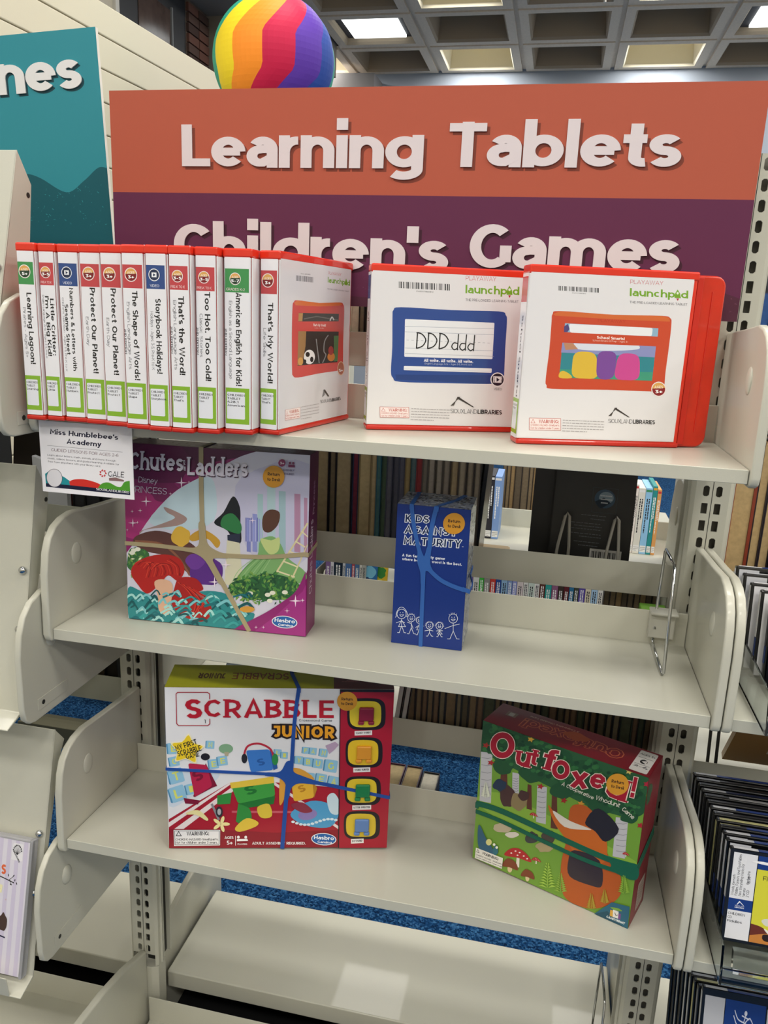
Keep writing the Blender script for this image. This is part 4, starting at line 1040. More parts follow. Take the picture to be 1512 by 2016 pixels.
# --- tall blue card-game box
kw, kd, kh = .1008, .082, .204
kb = game_box('boxed_game', 'tall narrow dark blue card-game box with white stick figures, on the middle shelf', (.0291, -.1376, ZB), math.radians(.3), kw, kd, kh, '#10307c', 0)
p = Print(kw, kh, [(772, 628), (1378, 700), (1290, 1860), (712, 1778)])
p.fill('#0d2f80')
def bubble(txt, p0, p1, H):
    p.T(txt, p0, p1, H, '#e9ecf4', .2, dw=.42, track=.2); p.T(txt, p0, p1, H, '#0d2350', .2, dw=.2, track=.2)
bubble('KIDS', (835, 782), (1028, 797), 62); bubble('AGAINST', (828, 872), (1255, 910), 60); bubble('MATURITY', (822, 965), (1290, 1008), 62)
p.L([(1300, 1000), (1314, 1001)], 4, '#dfe4f0')
p.T('A fun family party game', (806, 1066), (1160, 1106), 22, '#e8ecf6', .24); p.T('where being the worst is the best.', (806, 1098), (1298, 1158), 22, '#e8ecf6', .24)
W_ = '#dde3f2'
def stick(cx, cy, r, foot, arms, skirt=False, hair=0, s=1):
    n = 16
    p.L([(cx+r*math.cos(i/n*2*PI), cy+r*1.05*math.sin(i/n*2*PI)) for i in range(n)], 4, W_, True)
    p.L(smooth([(cx-r*.45, cy+r*.15), (cx, cy+r*.55), (cx+r*.5, cy+r*.15)], 4), 4, W_); p.L([(cx-r*.45, cy+r*.15), (cx+r*.5, cy+r*.15)], 3, W_)
    for d in (-.28, .28): p.E(cx+r*d, cy-r*.3, 3, 5, W_, 6)
    top = cy+r*1.05; hip = top+(foot-top)*.5
    p.L([(cx, top), (cx, hip)], 4, W_)
    (ax, ay), (bx_, by) = arms; p.L([(ax, ay), (cx, top+(hip-top)*.3), (bx_, by)], 4, W_)
    if skirt: p.L([(cx, top+10), (cx-26*s, hip+6), (cx+32*s, hip+8)], 4, W_, True)
    w2 = 20*s
    p.L([(cx, hip), (cx-w2, foot), (cx-w2-16*s, foot-2)], 4, W_); p.L([(cx, hip), (cx+w2, foot), (cx+w2+16*s, foot+2)], 4, W_)
    if hair == 1:
        p.L(smooth([(cx-r-6, cy+r*.5), (cx-r-4, cy-r*.3), (cx-r*.4, cy-r*1.4), (cx+r*.5, cy-r*1.3), (cx+r+8, cy-r*.2), (cx+r+4, cy+r*.6)], 4), 4, W_)
        p.L([(cx-r-6, cy+r*.5), (cx-r-14, cy+r*.7)], 4, W_); p.L([(cx+r+4, cy+r*.6), (cx+r+14, cy+r*.7)], 4, W_)
    elif hair == 2:
        for a in (-2.3, -1.9, -1.6, -1.3, -.9): p.L([(cx+r*math.cos(a), cy+r*math.sin(a)), (cx+r*1.4*math.cos(a), cy+r*1.4*math.sin(a))], 3, W_)
    elif hair == 3:
        for a in range(11):
            a = PI+a*PI/10; p.L([(cx+r*math.cos(a), cy+r*math.sin(a)), (cx+r*1.35*math.cos(a+.15), cy+r*1.35*math.sin(a+.15))], 3, W_)
stick(800, 1545, 38, 1700, ((755, 1617), (826, 1618)), True, 1); stick(880, 1580, 30, 1710, ((845, 1612), (895, 1668)), False, 2)
stick(945, 1600, 24, 1720, ((915, 1660), (985, 1650)), True, 3, .8); stick(1030, 1645, 28, 1732, ((990, 1688), (1060, 1690)), False, 3, .8)
stick(1112, 1650, 28, 1738, ((1085, 1690), (1140, 1690)), True, 3, .7); stick(1225, 1590, 36, 1758, ((1155, 1672), (1278, 1636)), False, 2, 1.4)
sticker(p, 1237, 806, 90, 88, 6)
p.build('front_print', kb)
rg = random.Random(11)
def scribble(W, H, n):
    p = Print(W, H); p.fill('#98a2b8')
    for _ in range(n):
        x, y = rg.uniform(0, W*1000), rg.uniform(0, H*1000); l = rg.uniform(1.5, 7)
        p.P([(x, y), (x+l, y+rg.uniform(-2, 2)), (x+l*rg.uniform(.3, 1), y+rg.uniform(1.5, 5)), (x-1, y+rg.uniform(1, 4))], rg.choice(['#e4e8f0', '#2c3a5c', '#6a7690', '#c6ccd8', '#12203f']))
        p.z -= p.dz*.9
    return p
scribble(kw, kd, 260).build('top_print', kb, INKG, (0, 0, kh), (-PI/2, 0, 0))
scribble(kd, kh, 320).build('side_print', kb, INKG, (kw, 0, 0), (0, 0, PI/2))

# --- white and red word-game box on the lower shelf
sw, sd, sh_ = .3315, .075, .267
sb = game_box('boxed_game', 'wide white and red word-game box with four yellow windows, on the lower shelf', (-.2843, -.2159, ZC+.0035), math.radians(15.7), sw, sd, sh_, '#8c1420', 0)
FW = .7595*sw
p = Print(sw, sh_, [(18, 183), (1432, 196), (1388, 1166), (36, 1180)])
p.fill('#e2e2e6')
# track floor
p.P([(36, 1000), (200, 900), (420, 770), (700, 768), (1095, 800), (1092, 1170), (36, 1180)], '#a5172a')
p.P([(36, 1085), (470, 770), (510, 770), (36, 1130)], '#e8dcdc'); p.P([(36, 1020), (420, 770), (440, 770), (36, 1050)], '#e8dcdc')
p.P([(700, 768), (1095, 1040), (1095, 1060), (670, 768)], '#e8dcdc'); p.P([(430, 945), (860, 945), (860, 958), (430, 958)], '#c65a66')
p.P([(36, 1060), (300, 1060), (700, 1080), (1092, 1060), (1092, 1170), (36, 1180)], '#8c1224')
p.P(smooth([(40, 920), (180, 860), (330, 760), (330, 700), (40, 700)], 4, True), '#cdd8e6')
# blue letter tiles
TL_ = '#8fc0dc'
def tile(cx, cy, s, ch, a=0, col=TL_, edge='#4f8cb4', ink='#d8dc6a'):
    c, d = math.cos(math.radians(a)), math.sin(math.radians(a))
    R_ = lambda x, y: (cx+s*(x*c-y*d), cy+s*(x*d+y*c))
    p.P([R_(-.62, -.42), R_(-.5, -.5), R_(-.5, .5), R_(-.62, .42)], edge)
    p.RR([R_(-.5, -.5), R_(.5, -.5), R_(.5, .5), R_(-.5, .5)], s*.1, col, 2)
    p.T(ch, R_(-.24, .3), R_(.24, .3), s*.6, ink, .2)
for a in ((70, 560, 70, 'E', -5), (300, 537, 50, 'N', 3), (75, 640, 60, 'C', -10), (320, 655, 60, 'E', -8), (375, 635, 60, 'E', -8), (85, 730, 90, 'T', -16), (95, 840, 95, 'L', -18), (180, 810, 66, 'I', -14),
          (890, 570, 42, 'F', 5), (935, 575, 44, 'A', 6), (1000, 585, 50, 'N', 8), (718, 585, 44, 'L', 4), (758, 600, 42, 'I', 4), (848, 630, 50, 'Y', 5), (905, 640, 54, 'B', 6), (965, 650, 58, 'U', 7), (1045, 665, 76, 'G', 8),
          (915, 735, 56, 'S', 8), (985, 745, 64, 'E', 10), (1062, 762, 66, 'A', 12)): tile(*a)
p.E(396, 560, 44, 30, '#7fa884'); p.P([(385, 580), (415, 580), (410, 605), (390, 605)], '#b0a88c'); p.P([(1010, 540), (1070, 515), (1094, 535), (1060, 570), (1034, 590)], '#b49cb8')
# four plain coloured blocks with the letter S in place of the figures
def block(q4, side, col, dk_, a, H):
    p.P(side, dk_); p.RR(q4, 16, col, 3); p.T('S', a[0], a[1], H, dk_, .24)
block([(160, 650), (275, 660), (310, 790), (200, 860)], [(270, 650), (340, 790), (312, 800), (200, 860), (190, 855)], '#b62046', '#7c1230', ((205, 770), (262, 745)), 70)
p.P([(130, 865), (230, 880), (220, 905), (140, 900)], '#7c1230'); p.E(268, 610, 28, 22, '#201c20')
block([(520, 570), (665, 562), (690, 690), (550, 705)], [(665, 562), (700, 590), (716, 680), (690, 692)], '#3c78c8', '#2858a0', ((592, 668), (640, 660)), 46)
p.L(smooth([(505, 610), (530, 545), (600, 528), (670, 560), (690, 610)], 5), 12, '#b8283c'); p.E(510, 620, 18, 30, '#26242a', 14); p.E(700, 625, 20, 36, '#2f8a48', 14)
block([(420, 770), (690, 745), (700, 850), (470, 900)], [(470, 900), (700, 850), (690, 900), (500, 930)], '#3f9a3e', '#22702c', ((515, 850), (590, 836)), 60)
p.P([(420, 770), (690, 730), (694, 770), (426, 806)], '#e0c040'); p.P(smooth([(470, 900), (540, 930), (550, 1010), (500, 1040)], 4)+[(455, 1010)], '#338a3a'); p.P(smooth([(590, 920), (660, 900), (680, 970), (640, 990), (600, 975)], 4, True), '#d8bc3c'); p.P(smooth([(450, 1050), (520, 990), (590, 1010), (580, 1040), (480, 1074)], 4, True), '#e0c040')
p.P([(340, 850), (430, 830), (420, 900), (340, 905)], '#338a3a')
block([(800, 770), (930, 760), (940, 860), (815, 885)], [(930, 760), (960, 800), (940, 862)], '#e2b034', '#b8801c', ((848, 832), (892, 820)), 46)
p.P(smooth([(730, 740), (760, 690), (850, 680), (940, 740), (900, 770), (790, 740), (770, 830), (740, 900), (725, 890)], 4, True), '#d89c38')
p.P(smooth([(800, 950), (920, 880), (1040, 900), (1092, 960), (1040, 1040), (920, 1040), (820, 1000)], 4, True), '#4f9ccc'); p.E(900, 965, 60, 34, '#8a7ab4', 16, -10); p.P(smooth([(1020, 860), (1060, 830), (1095, 880), (1092, 960), (1040, 950)], 4, True), '#c8dce8')
for k in range(12): p.E(810+24*k, 1010+18*math.sin(k*.5), 12, 8, '#d4e6f0', 8)
p.P(smooth([(800, 900), (870, 890), (930, 940), (880, 955), (820, 930)], 4, True), '#8a3040')
p.P(smooth([(150, 955), (220, 940), (280, 990), (270, 1005), (210, 970), (152, 968)], 4, True), '#e6dca0')
for k in range(5):
    a = k/5*2*PI; p.E(362+30*math.cos(a), 1026+26*math.sin(a), 26, 11, '#f0e2a0', 12, math.degrees(a))
p.L([(305, 900), (350, 1000)], 14, '#8a8a90'); p.E(352, 950, 22, 34, '#2c2c32', 14); p.E(352, 950, 12, 20, '#b0b0b4', 12)
# title block
p.L([(298, 255), (298, 222), (285, 213), (100, 213), (90, 222), (92, 405), (104, 417), (285, 417), (298, 406), (298, 375)], 5, '#a51a2c')
p.T('S', (142, 374), (250, 378), 124, '#b41628', .225)
p.T('1', (262, 402), (272, 402), 22, '#1c1c20', .14)
p.T('CRABBLE', (262, 366), (1062, 372), 112, '#b41628', .2, serif=True, track=.12)
p.T('Crossword Game', (848, 390), (1052, 392), 14, '#2c2c30', .12, track=.16)
for dw, c in ((.62, '#241410'), (.26, '#e8a020')): p.T('JUNIOR', (688, 488), (1066, 494), 74, c, .26, dw=dw, track=.14)
st = [(155+112*(1 if k % 2 == 0 else .58)*math.sin(k*PI/5+.1), 565-100*(1 if k % 2 == 0 else .58)*math.cos(k*PI/5+.1)) for k in range(10)]
p.P(smooth(st, 3, True), '#f4ecc0'); st = [(155+100*(1 if k % 2 == 0 else .6)*math.sin(k*PI/5+.1), 565-90*(1 if k % 2 == 0 else .6)*math.cos(k*PI/5+.1)) for k in range(10)]
p.P(smooth(st, 3, True), '#eccb22')
p.T('MY FIRST', (88, 575), (220, 530), 34, '#1a1a1a', .2); p.T('SCRABBLE', (100, 610), (246, 570), 36, '#1a1a1a', .2); p.T('GAME', (150, 625), (232, 606), 32, '#1a1a1a', .2)
# foot
p.P([(66, 1064), (357, 1062), (355, 1158), (68, 1164)], '#eceaec'); p.L([(72, 1070), (351, 1068), (349, 1152), (74, 1157)], 3, '#2c2c30', True)
p.L([(82, 1100), (98, 1073), (114, 1100)], 4, '#1c1c20', True); p.T('WARNING:', (148, 1098), (288, 1096), 24, '#1c1c20', .22)
p.T('CHOKING HAZARD–Small parts.', (78, 1130), (346, 1127), 14, '#1c1c20', .18); p.T('Not for children under 3 years.', (78, 1149), (340, 1147), 14, '#1c1c20', .18)
p.T('AGES', (384, 1118), (440, 1118), 18, '#f2eef0', .22); p.T('5+', (396, 1154), (434, 1154), 26, '#f2eef0', .22); p.L([(452, 1098), (452, 1158)], 3, '#f2eef0')
p.E(470, 1106, 9, 9, '#f2eef0', 12); p.E(516, 1106, 9, 9, '#f2eef0', 12); p.P([(462, 1118), (526, 1116), (530, 1130), (460, 1132)], '#f2eef0'); p.T('PLAYERS', (465, 1154), (525, 1154), 9, '#f2eef0', .2)
p.T('ADULT ASSEMBLY REQUIRED.', (555, 1152), (888, 1150), 17, '#f2eef0', .2)
oval_logo(p, 1000, 1116, 78, 38, 3)
# red column with four moulded windows
p.P([(1103, 196), (1432, 196), (1388, 1168), (1090, 1170)], '#a5142c'); p.P([(1103, 190), (1432, 192), (1431, 212), (1102, 210)], '#1c1416'); p.P([(1100, 190), (1106, 190), (1094, 1172), (1088, 1172)], '#241618')
wins = [((1262, 345), 118, 98, '#d8c22c', '#8c1a38', 'WACKY WORDY', 460, (1190, 1297)), ((1248, 580), 114, 94, '#e0bc24', '#e09c34', 'WORD SURFER', 686, (1182, 1286)), ((1240, 815), 112, 90, '#dcc02a', '#1c7c48', 'LETTER SPRINTER', 918, (1176, 1292)), ((1235, 1028), 112, 88, '#d8ba30', '#5a7cb8', 'DJ WORD', 1126, (1168, 1246))]
for (cx, cy), rx, ry, yel, fig, nm, ly, (lx0, lx1) in wins:
    rg2 = random.Random(int(cy)); sq = lambda kx, ky, sc, dx=0: smooth([(cx+dx+rx*sc*(abs(math.cos(t))**.55)*(1 if math.cos(t) > 0 else -1), cy+ry*sc*(abs(math.sin(t))**.55)*(1 if math.sin(t) > 0 else -1)) for t in [2*PI*i/20 for i in range(20)]], 2, True)
    p.P(sq(1, 1, 1.0), '#1c1214'); p.P(sq(1, 1, .82, -6), yel)
    p.P([(lx0, ly-12), (lx1, ly-16), (lx1, ly+12), (lx0, ly+16)], '#e8e4e4'); p.T(nm, (lx0+8, ly+7), (lx1-8, ly+3), 12, '#1c1c20', .26)
sticker(p, 1144, 266, 62, 58, 2)
p.build('front_print', sb)
# small plain tokens under clear blisters in the four windows
TOK = [mat('token_maroon', '#86203a', .35), mat('token_amber', '#d8922c', .35), mat('token_green', '#1f7a48', .35), mat('token_blue', '#5f80b8', .35)]
BL = mat('blister_plastic', '#f2e8b0', .08, trans=.9, ior=1.2)
for k, ((cx, cy), rx, ry, *_) in enumerate(wins):
    u, v = p.uv((cx, cy))
    q = M(); q.box(u-.011, u+.011, -.006, -.0012, v-.010, v+.012); q.build('token_block', TOK[k], sb, bevel=.003, seg=3)
    q = M(); q.box(u-.012, u-.003, -.006, -.0012, v-.016, v-.010); q.box(u+.003, u+.012, -.006, -.0012, v-.016, v-.010); q.build('token_base', TOK[k], sb, bevel=.002)
# top and side faces
p = Print(sw, sd); u = sw*1000; d_ = sd*1000
p.fill('#a8a81c'); p.face([(FW*.965, 0), (sw, 0), (sw, sd), (FW*.965, sd)], '#5a0f1c'); p.z += p.dz
p.T('SCRABBLE', (176, 26), (92, 26), 22, '#7a3020', .17, serif=True, up=(0, 1)); p.T('JUNIOR', (82, 28), (42, 28), 18, '#4a2418', .26, up=(0, 1))
p.lines((262, 20), (290, 20), (0, 7), 5, 2, '#a86a74'); p.lines((255, 20), (300, 20), (0, 8), 5, 2, '#8c4450'); p.E(308, 35, 14, 22, '#27406e', 16); p.E(308, 35, 8, 14, '#1c5c50', 12)
p.build('top_print', sb, INK, (0, 0, sh_), (-PI/2, 0, 0))
p = Print(sd, sh_); p.fill('#8a1222'); p.build('side_print', sb, INK, (sw, 0, 0), (0, 0, PI/2))

# --- dark red and green woodland box, turned on the lower shelf
ow, od, oh = .2405, .067, .232
ob = game_box('boxed_game', 'green woodland game box with dark red top, turned at an angle on the lower shelf', (.1667, -.1123, .7517), math.radians(-22.0), ow, od, oh, '#8a1424', 0)
p = Print(ow, oh, [(158, 203), (1288, 588), (1158, 1622), (98, 1150)])
p.fill('#6f9a34')
p.P([(158, 203), (1288, 588), (1280, 700), (1200, 880), (900, 800), (500, 600), (140, 420)], '#2c5a34')
p.P(smooth([(120, 760), (260, 700), (600, 850), (900, 1000), (1200, 1160), (1220, 1200), (700, 1100), (300, 900)], 4, True), '#86ae3c')
for x0, y0, x1, y1, w_ in ((185, 420, 180, 760, 78), (385, 560, 385, 700, 46), (565, 650, 560, 900, 66), (1110, 860, 1090, 1130, 84)):
    p.P([(x0-w_/2, y0), (x0+w_/2, y0+10), (x1+w_/2, y1+16), (x1-w_/2, y1)], '#bdbcc0')
    for k in range(6): yy = y0+40+(y1-y0-40)*k/6; p.L([(x0-w_*.45, yy), (x0+w_*.1, yy+8), (x0+w_*.4, yy+2)], 4, '#8c8c92')
for x0, y0, y1, w_ in ((305, 520, 700, 40), (480, 640, 810, 26), (650, 710, 940, 34)): p.P([(x0-w_/2, y0), (x0+w_/2, y0+8), (x0+w_*.7, y1+10), (x0-w_*.7, y1)], '#5e3424')
for x, y, rx, ry in ((230, 300, 90, 90), (420, 400, 150, 110), (620, 480, 160, 120), (820, 590, 160, 130), (1000, 700, 160, 110), (1180, 760, 100, 110), (300, 520, 70, 60), (500, 560, 90, 70), (700, 680, 80, 60), (960, 790, 90, 50), (190, 330, 60, 60), (1160, 860, 60, 40)): blob(p, x, y, rx, ry, '#24502e', int(x), .12, 14)
leafy(p, 640, 490, 480, 60, ['#2f6838', '#1c4226', '#37743c'], 1, 10)
rg = random.Random(21)
for _ in range(260):
    t_ = rg.random(); x = 170+1050*t_+rg.uniform(-40, 40); y = 300+430*t_+rg.uniform(-110, 130); r = rg.uniform(10, 24)
    p.face([p.uv((x+r*math.cos(a), y+r*.8*math.sin(a))) for a in [i*PI/3+t_ for i in range(6)]], rg.choice(['#2f6838', '#1c4226', '#356e3a', '#26552f'])); p.z += 3e-7
p.z += p.dz
for x, y, c in ((485, 330, '#d8a838'), (215, 495, '#a8282c'), (180, 375, '#a02c24'), (555, 655, '#a8282c'), (1155, 545, '#d8c068'), (715, 750, '#9c2820'), (1235, 915, '#a8202c'), (830, 770, '#c89030'), (1275, 630, '#b02438')):
    p.P([(x+26*(1 if k % 2 == 0 else .5)*math.cos(k*PI/5), y+22*(1 if k % 2 == 0 else .5)*math.sin(k*PI/5)) for k in range(10)], c)
# generic shrubs and rocks in place of the animals
blob(p, 330, 720, 50, 80, '#4a302c', 2); blob(p, 280, 650, 45, 40, '#26364c', 3); blob(p, 410, 760, 60, 60, '#8c7a54', 4); blob(p, 440, 720, 40, 36, '#4a302c', 7)
blob(p, 300, 940, 60, 34, '#bcae92', 5); blob(p, 365, 990, 44, 20, '#d8d0c4', 6); blob(p, 500, 1010, 50, 40, '#3c3c3c', 8); blob(p, 590, 1070, 60, 40, '#a89870', 9); blob(p, 615, 1000, 44, 44, '#4a4038', 10)
p.P(smooth([(760, 800), (850, 780), (920, 830), (1000, 900), (1010, 1100), (1100, 1250), (1100, 1400), (980, 1480), (850, 1480), (720, 1400), (700, 1200), (740, 1000)], 5, True), '#b4561c')
p.P(smooth([(610, 780), (700, 880), (900, 930), (1000, 1000), (1000, 1160), (900, 1180), (800, 1120), (720, 1000), (650, 900)], 5, True), '#c4641e')
p.P(smooth([(950, 800), (1090, 940), (1000, 1030), (930, 960), (860, 900)], 4, True), '#26222a')
p.P(smooth([(790, 1090), (960, 1160), (980, 1330), (900, 1330), (760, 1270), (750, 1160)], 4, True), '#332830')
p.P(smooth([(640, 820), (760, 890), (890, 940), (880, 950), (720, 930)], 4, True), '#d8d0c4')
# toadstools and ferns
def shroom(cx, cy, s, cap, dots):
    p.P([(cx-s*.1, cy), (cx+s*.1, cy+4), (cx+s*.08, cy+s*.9), (cx-s*.16, cy+s*.86)], '#e6e0d4')
    p.P(smooth([(cx-s, cy+s*.0), (cx-s*.6, cy-s*.45), (cx, cy-s*.5), (cx+s*.6, cy-s*.1), (cx+s*.95, cy+s*.5), (cx, cy+s*.2)], 4, True), cap)
    if dots:
        for a, b in ((-.5, -.15), (-.2, -.3), (.1, -.2), (.4, .05), (-.05, .0), (.65, .25)): p.E(cx+a*s, cy+b*s, s*.07, s*.05, '#f0e8e0', 8)
shroom(410, 1130, 94, '#b02024', 1); shroom(533, 1160, 32, '#b02024', 1); shroom(1140, 1112, 24, '#b02024', 1); shroom(512, 850, 28, '#b02024', 1)
for x, y, s_ in ((355, 1195, 54), (475, 1262, 46)):
    p.E(x, y+s_*.5, s_*.3, s_*.5, '#d8c49a'); p.P(smooth([(x-s_, y+6), (x-s_*.3, y-s_*.8), (x+s_*.7, y-s_*.3), (x+s_, y+s_*.7), (x, y+s_*.35)], 4, True), '#7c3c20')
for x, y, h, c in ((610, 1350, 170, '#9cc04a'), (700, 1380, 130, '#88ac40'), (185, 735, 100, '#d8dcc8'), (910, 1490, 100, '#a8902c'), (1000, 1450, 90, '#a8902c'), (1130, 1380, 120, '#88b03c')):
    p.L([(x, y), (x+6, y-h)], 5, c)
    for k in range(9):
        yy = y-h*k/9; L_ = h*.36*(1-k/10)
        p.P([(x, yy), (x-L_, yy-16), (x-L_*.5, yy-22)], c); p.P([(x+4, yy), (x+L_, yy-10), (x+L_*.5, yy-20)], c)
p.P(smooth([(145, 920), (190, 1010), (240, 1090), (230, 1150), (150, 1090), (135, 1000)], 4, True), '#2c5a78'); p.P(smooth([(265, 1060), (275, 1110), (250, 1130), (240, 1090)], 4, True), '#2c6a7c'); p.E(212, 1040, 20, 22, '#d8d48c'); p.E(248, 1056, 9, 9, '#f0eee4'); p.E(266, 1076, 9, 9, '#f0eee4')
p.P([(930, 1530), (1050, 1440), (1170, 1470), (1158, 1622)], '#24607a'); p.P([(930, 1530), (1020, 1500), (1120, 1600), (1158, 1622)], '#1c4c60')
p.P([(1040, 1490), (1060, 1498), (1056, 1540), (1036, 1532)], '#d8a43c'); p.P([(1058, 1490), (1096, 1504), (1092, 1552), (1056, 1540)], '#e6e4e0'); p.P([(1096, 1515), (1112, 1520), (1108, 1560), (1092, 1552)], '#7a4a8c')
p.L(smooth([(1070, 1510), (1078, 1530), (1090, 1526)], 3), 4, '#222'); p.P(smooth([(1040, 1475), (1090, 1480), (1120, 1500), (1070, 1494)], 4, True), '#7aa43c')
p.T('GAMEWRIGHT', (1012, 1544), (1136, 1592), 15, '#e8eef0', .24)
# caution label
p.P([(125, 1078), (309, 1148), (303, 1222), (118, 1150)], '#e6e2dc'); p.L([(130, 1108), (138, 1090), (147, 1114)], 3, '#222', True)
p.T('WARNING:', (166, 1122), (276, 1166), 18, '#1c1c1c', .26); p.T('CHOKING HAZARD - Small parts.', (126, 1130), (302, 1195), 10, '#1c1c1c', .16); p.T('Not for children under 3 years of age', (126, 1146), (302, 1212), 9, '#1c1c1c', .16)
# wavy title
def wavy(chars, H, wt, dw, col, serif=True):
    for ch, x0, y0, x1, y1, k in chars: p.T(ch, (x0, y0), (x1, y1), H*k, col, wt, dw=dw, serif=serif)
title = [('u', 380, 508, 478, 524, 1.2), ('t', 474, 500, 530, 512, .98), ('f', 556, 524, 640, 548, 1.24), ('x', 756, 650, 874, 664, 1.22), ('e', 884, 652, 988, 672, 1.22), ('d', 990, 715, 1130, 752, 1.2), ('!', 1162, 716, 1192, 722, 1.2)]
for dw, c in ((.295, '#ead6c8'), (.215, '#a3182c')):
    for cx, cy, r in ((294, 372, 68), (694, 530, 52)): # round letters
        pass
    wavy(title, 118, .21, dw, c)
for (cx, cy, rx, ry, w_) in ((296, 370, 62, 70, 40), (694, 534, 44, 50, 32)):
    o_ = [(cx+rx*math.cos(i/28*2*PI), cy+ry*math.sin(i/28*2*PI)) for i in range(28)]
    p.L(o_, w_+9, '#ead6c8', True); p.L(o_, w_, '#a3182c', True)
cur = [(700, 640), (790, 690), (880, 720), (960, 745), (1050, 790), (1110, 815), (1190, 875)]
p.T('A Cooperative', (698, 640), (915, 738), 26, '#e8e4d4', .12); p.T('Whodunit', (930, 735), (1095, 790), 30, '#e8e4d4', .12); p.T('Game', (1108, 805), (1185, 872), 30, '#e8e4d4', .12)
sticker(p, 1080, 630, 76, 74, 10)
p.build('front_print', ob)
p = Print(ow, od); u = ow*1000; p.fill('#7c1420')
def rev(txt, x0, x1, y, H, c, dw): p.T(txt, (x0, y), (x1, y), H, c, .16, dw=dw, serif=True, up=(0, 1))
rev('Outfoxed!', 196, 48, 22, 26, '#c0603c', .3); rev('Outfoxed!', 196, 48, 22, 26, '#7c1420', .16)
p.T('A Cooperative Whodunit Game', (125, 10), (50, 10), 5, '#c89a80', .14, up=(0, 1)); blob(p, 128, 26, 18, 11, '#a8481c', 3); p.P([(18, 18), (34, 18), (34, 32), (18, 32)], '#8c6a5c'); p.P([(22, 20), (30, 20), (30, 30), (22, 30)], '#c8c0b8')
p.RR([(212, 4), (236, 4), (236, 62), (212, 62)], 3, '#e2ded8')
for y, s_ in ((16, 'AGES 5+'), (50, '2-4')): p.T(s_, (214, y), (234, y), 5, '#222', .2)
p.E(224, 33, 5, 6, '#222', 14); p.P([(221, 33), (228, 28), (228, 38)], '#e2ded8'); p.L([(214, 23), (234, 23)], .8, '#222'); p.L([(214, 42), (234, 42)], .8, '#222')
p.build('top_print', ob, INK, (0, 0, oh), (-PI/2, 0, 0))
p = Print(od, oh); p.fill('#821626')
for k in range(30): x, y = rg.uniform(5, 60), rg.uniform(20, 170); p.L([(x, y), (x+rg.uniform(-6, 6), y+rg.uniform(4, 16))], .8, '#9c3440')
p.RR([(24, 178), (56, 178), (56, 222), (24, 222)], 2, '#b8a8a0'); p.lines((28, 186), (52, 186), (0, 5), 7, 1.6, '#5c3c3c'); blob(p, 14, 30, 12, 16, '#2c5a34', 2)
p.build('side_print', ob, INK, (ow, 0, 0), (0, 0, PI/2))

# ---------------------------------------------------------------- rubber bands
def band(label, box, pr, strokes, col, extra=(), webs=()):
    """flat elastic strips: strokes in the box's front sheet units (points, width m); extra: 3D ribbons (pts, width dir, width) in box space"""
    t = thing('rubber_band', label, 'rubber band', tuple(box.location), box.rotation_euler[2], rx=box.rotation_euler[0])
    mt = mat('elastic_'+col.strip('#'), col, .55); y0, y1 = -.0016, -.0008
    off = 0
    q = M()
    for pts, w_ in strokes:
        uvs = [pr.uv(a) for a in smooth(pts, 5)] if len(pts) > 2 else [pr.uv(a) for a in pts]
        l, r = ribbon(uvs, w_); off += .00004
        n = len(l); vs = [(a.x, y0-off, a.y) for a in l]+[(a.x, y0-off, a.y) for a in r]+[(a.x, y1+.0004, a.y) for a in l]+[(a.x, y1+.0004, a.y) for a in r]; fs = []
        for i in range(n-1): fs += [(i, i+1, n+i+1, n+i), (2*n+i, 2*n+i+1, i+1, i), (n+i, n+i+1, 3*n+i+1, 3*n+i)]
        fs += [(0, n, 3*n, 2*n), (n-1, 3*n-1, 4*n-1, 2*n-1)]
        q.add(vs, fs)
    for poly in webs:
        off += .00004; uvs = [pr.uv(a) for a in smooth(poly, 4, True)]
        q.prism([(a, b) for a, b in uvs], 'y', y0-off, y1+.0004)
    q.build('front_strip', mt, t)
    if extra:
        for pts, wd, w_ in extra:
            q = M(); wd = Vector(wd).normalized()*w_/2; P_ = [Vector(a) for a in pts]; n = len(P_)
            vs = [tuple(a-wd) for a in P_]+[tuple(a+wd) for a in P_]
            q.add(vs, [(i, i+1, n+i+1, n+i) for i in range(n-1)]); o = q.build('wrapped_strip', mt, t)
            s_ = o.modifiers.new('thickness', 'SOLIDIFY'); s_.thickness = .0008; s_.offset = 0
    return t
pc = Print(cw, chh, [(25, 28), (1402, 135), (1372, 1490), (55, 1370)])
e = .0012
u1 = pc.uv((607, 70))[0]; u2 = pc.uv((960, 1452))[0]; v1 = pc.uv((1400, 880))[1]; v0 = pc.uv((40, 795))[1]
band('tan rubber band crossed over the purple box', tb, pc, [([(607, 70), (608, 400), (618, 790)], .0066), ([(40, 795), (300, 815), (560, 850)], .0058), ([(700, 880), (1050, 895), (1385, 872)], .0060), ([(660, 900), (760, 1090), (960, 1456)], .0066)], '#a89a78',
     [([(u1, -e, chh-.006), (u1, -e, chh+e), (u1, cd_, chh+e), (u1, cd_+e, chh-.01)], (1, 0, 0), .0066), ([(cw-.004, -e, v1), (cw+e, -e, v1), (cw+e, cd_+e, v1+.004), (cw-.01, cd_+e, v1+.004)], (0, 0, 1), .006),
      ([(.004, -e, v0), (-e, -e, v0), (-e, cd_+e, v0), (.01, cd_+e, v0)], (0, 0, 1), .0058)],
     webs=[[(588, 640), (632, 640), (650, 790), (720, 850), (800, 880), (800, 905), (705, 905), (700, 950), (770, 1080), (735, 1095), (640, 930), (560, 870), (470, 850), (470, 826), (560, 825), (592, 780)]])
pk = Print(kw, kh, [(772, 628), (1378, 700), (1290, 1860), (712, 1778)])
ka = pk.uv((890, 640))[0]; kb_ = pk.uv((1095, 665))[0]; kv = pk.uv((1325, 1350))[1]
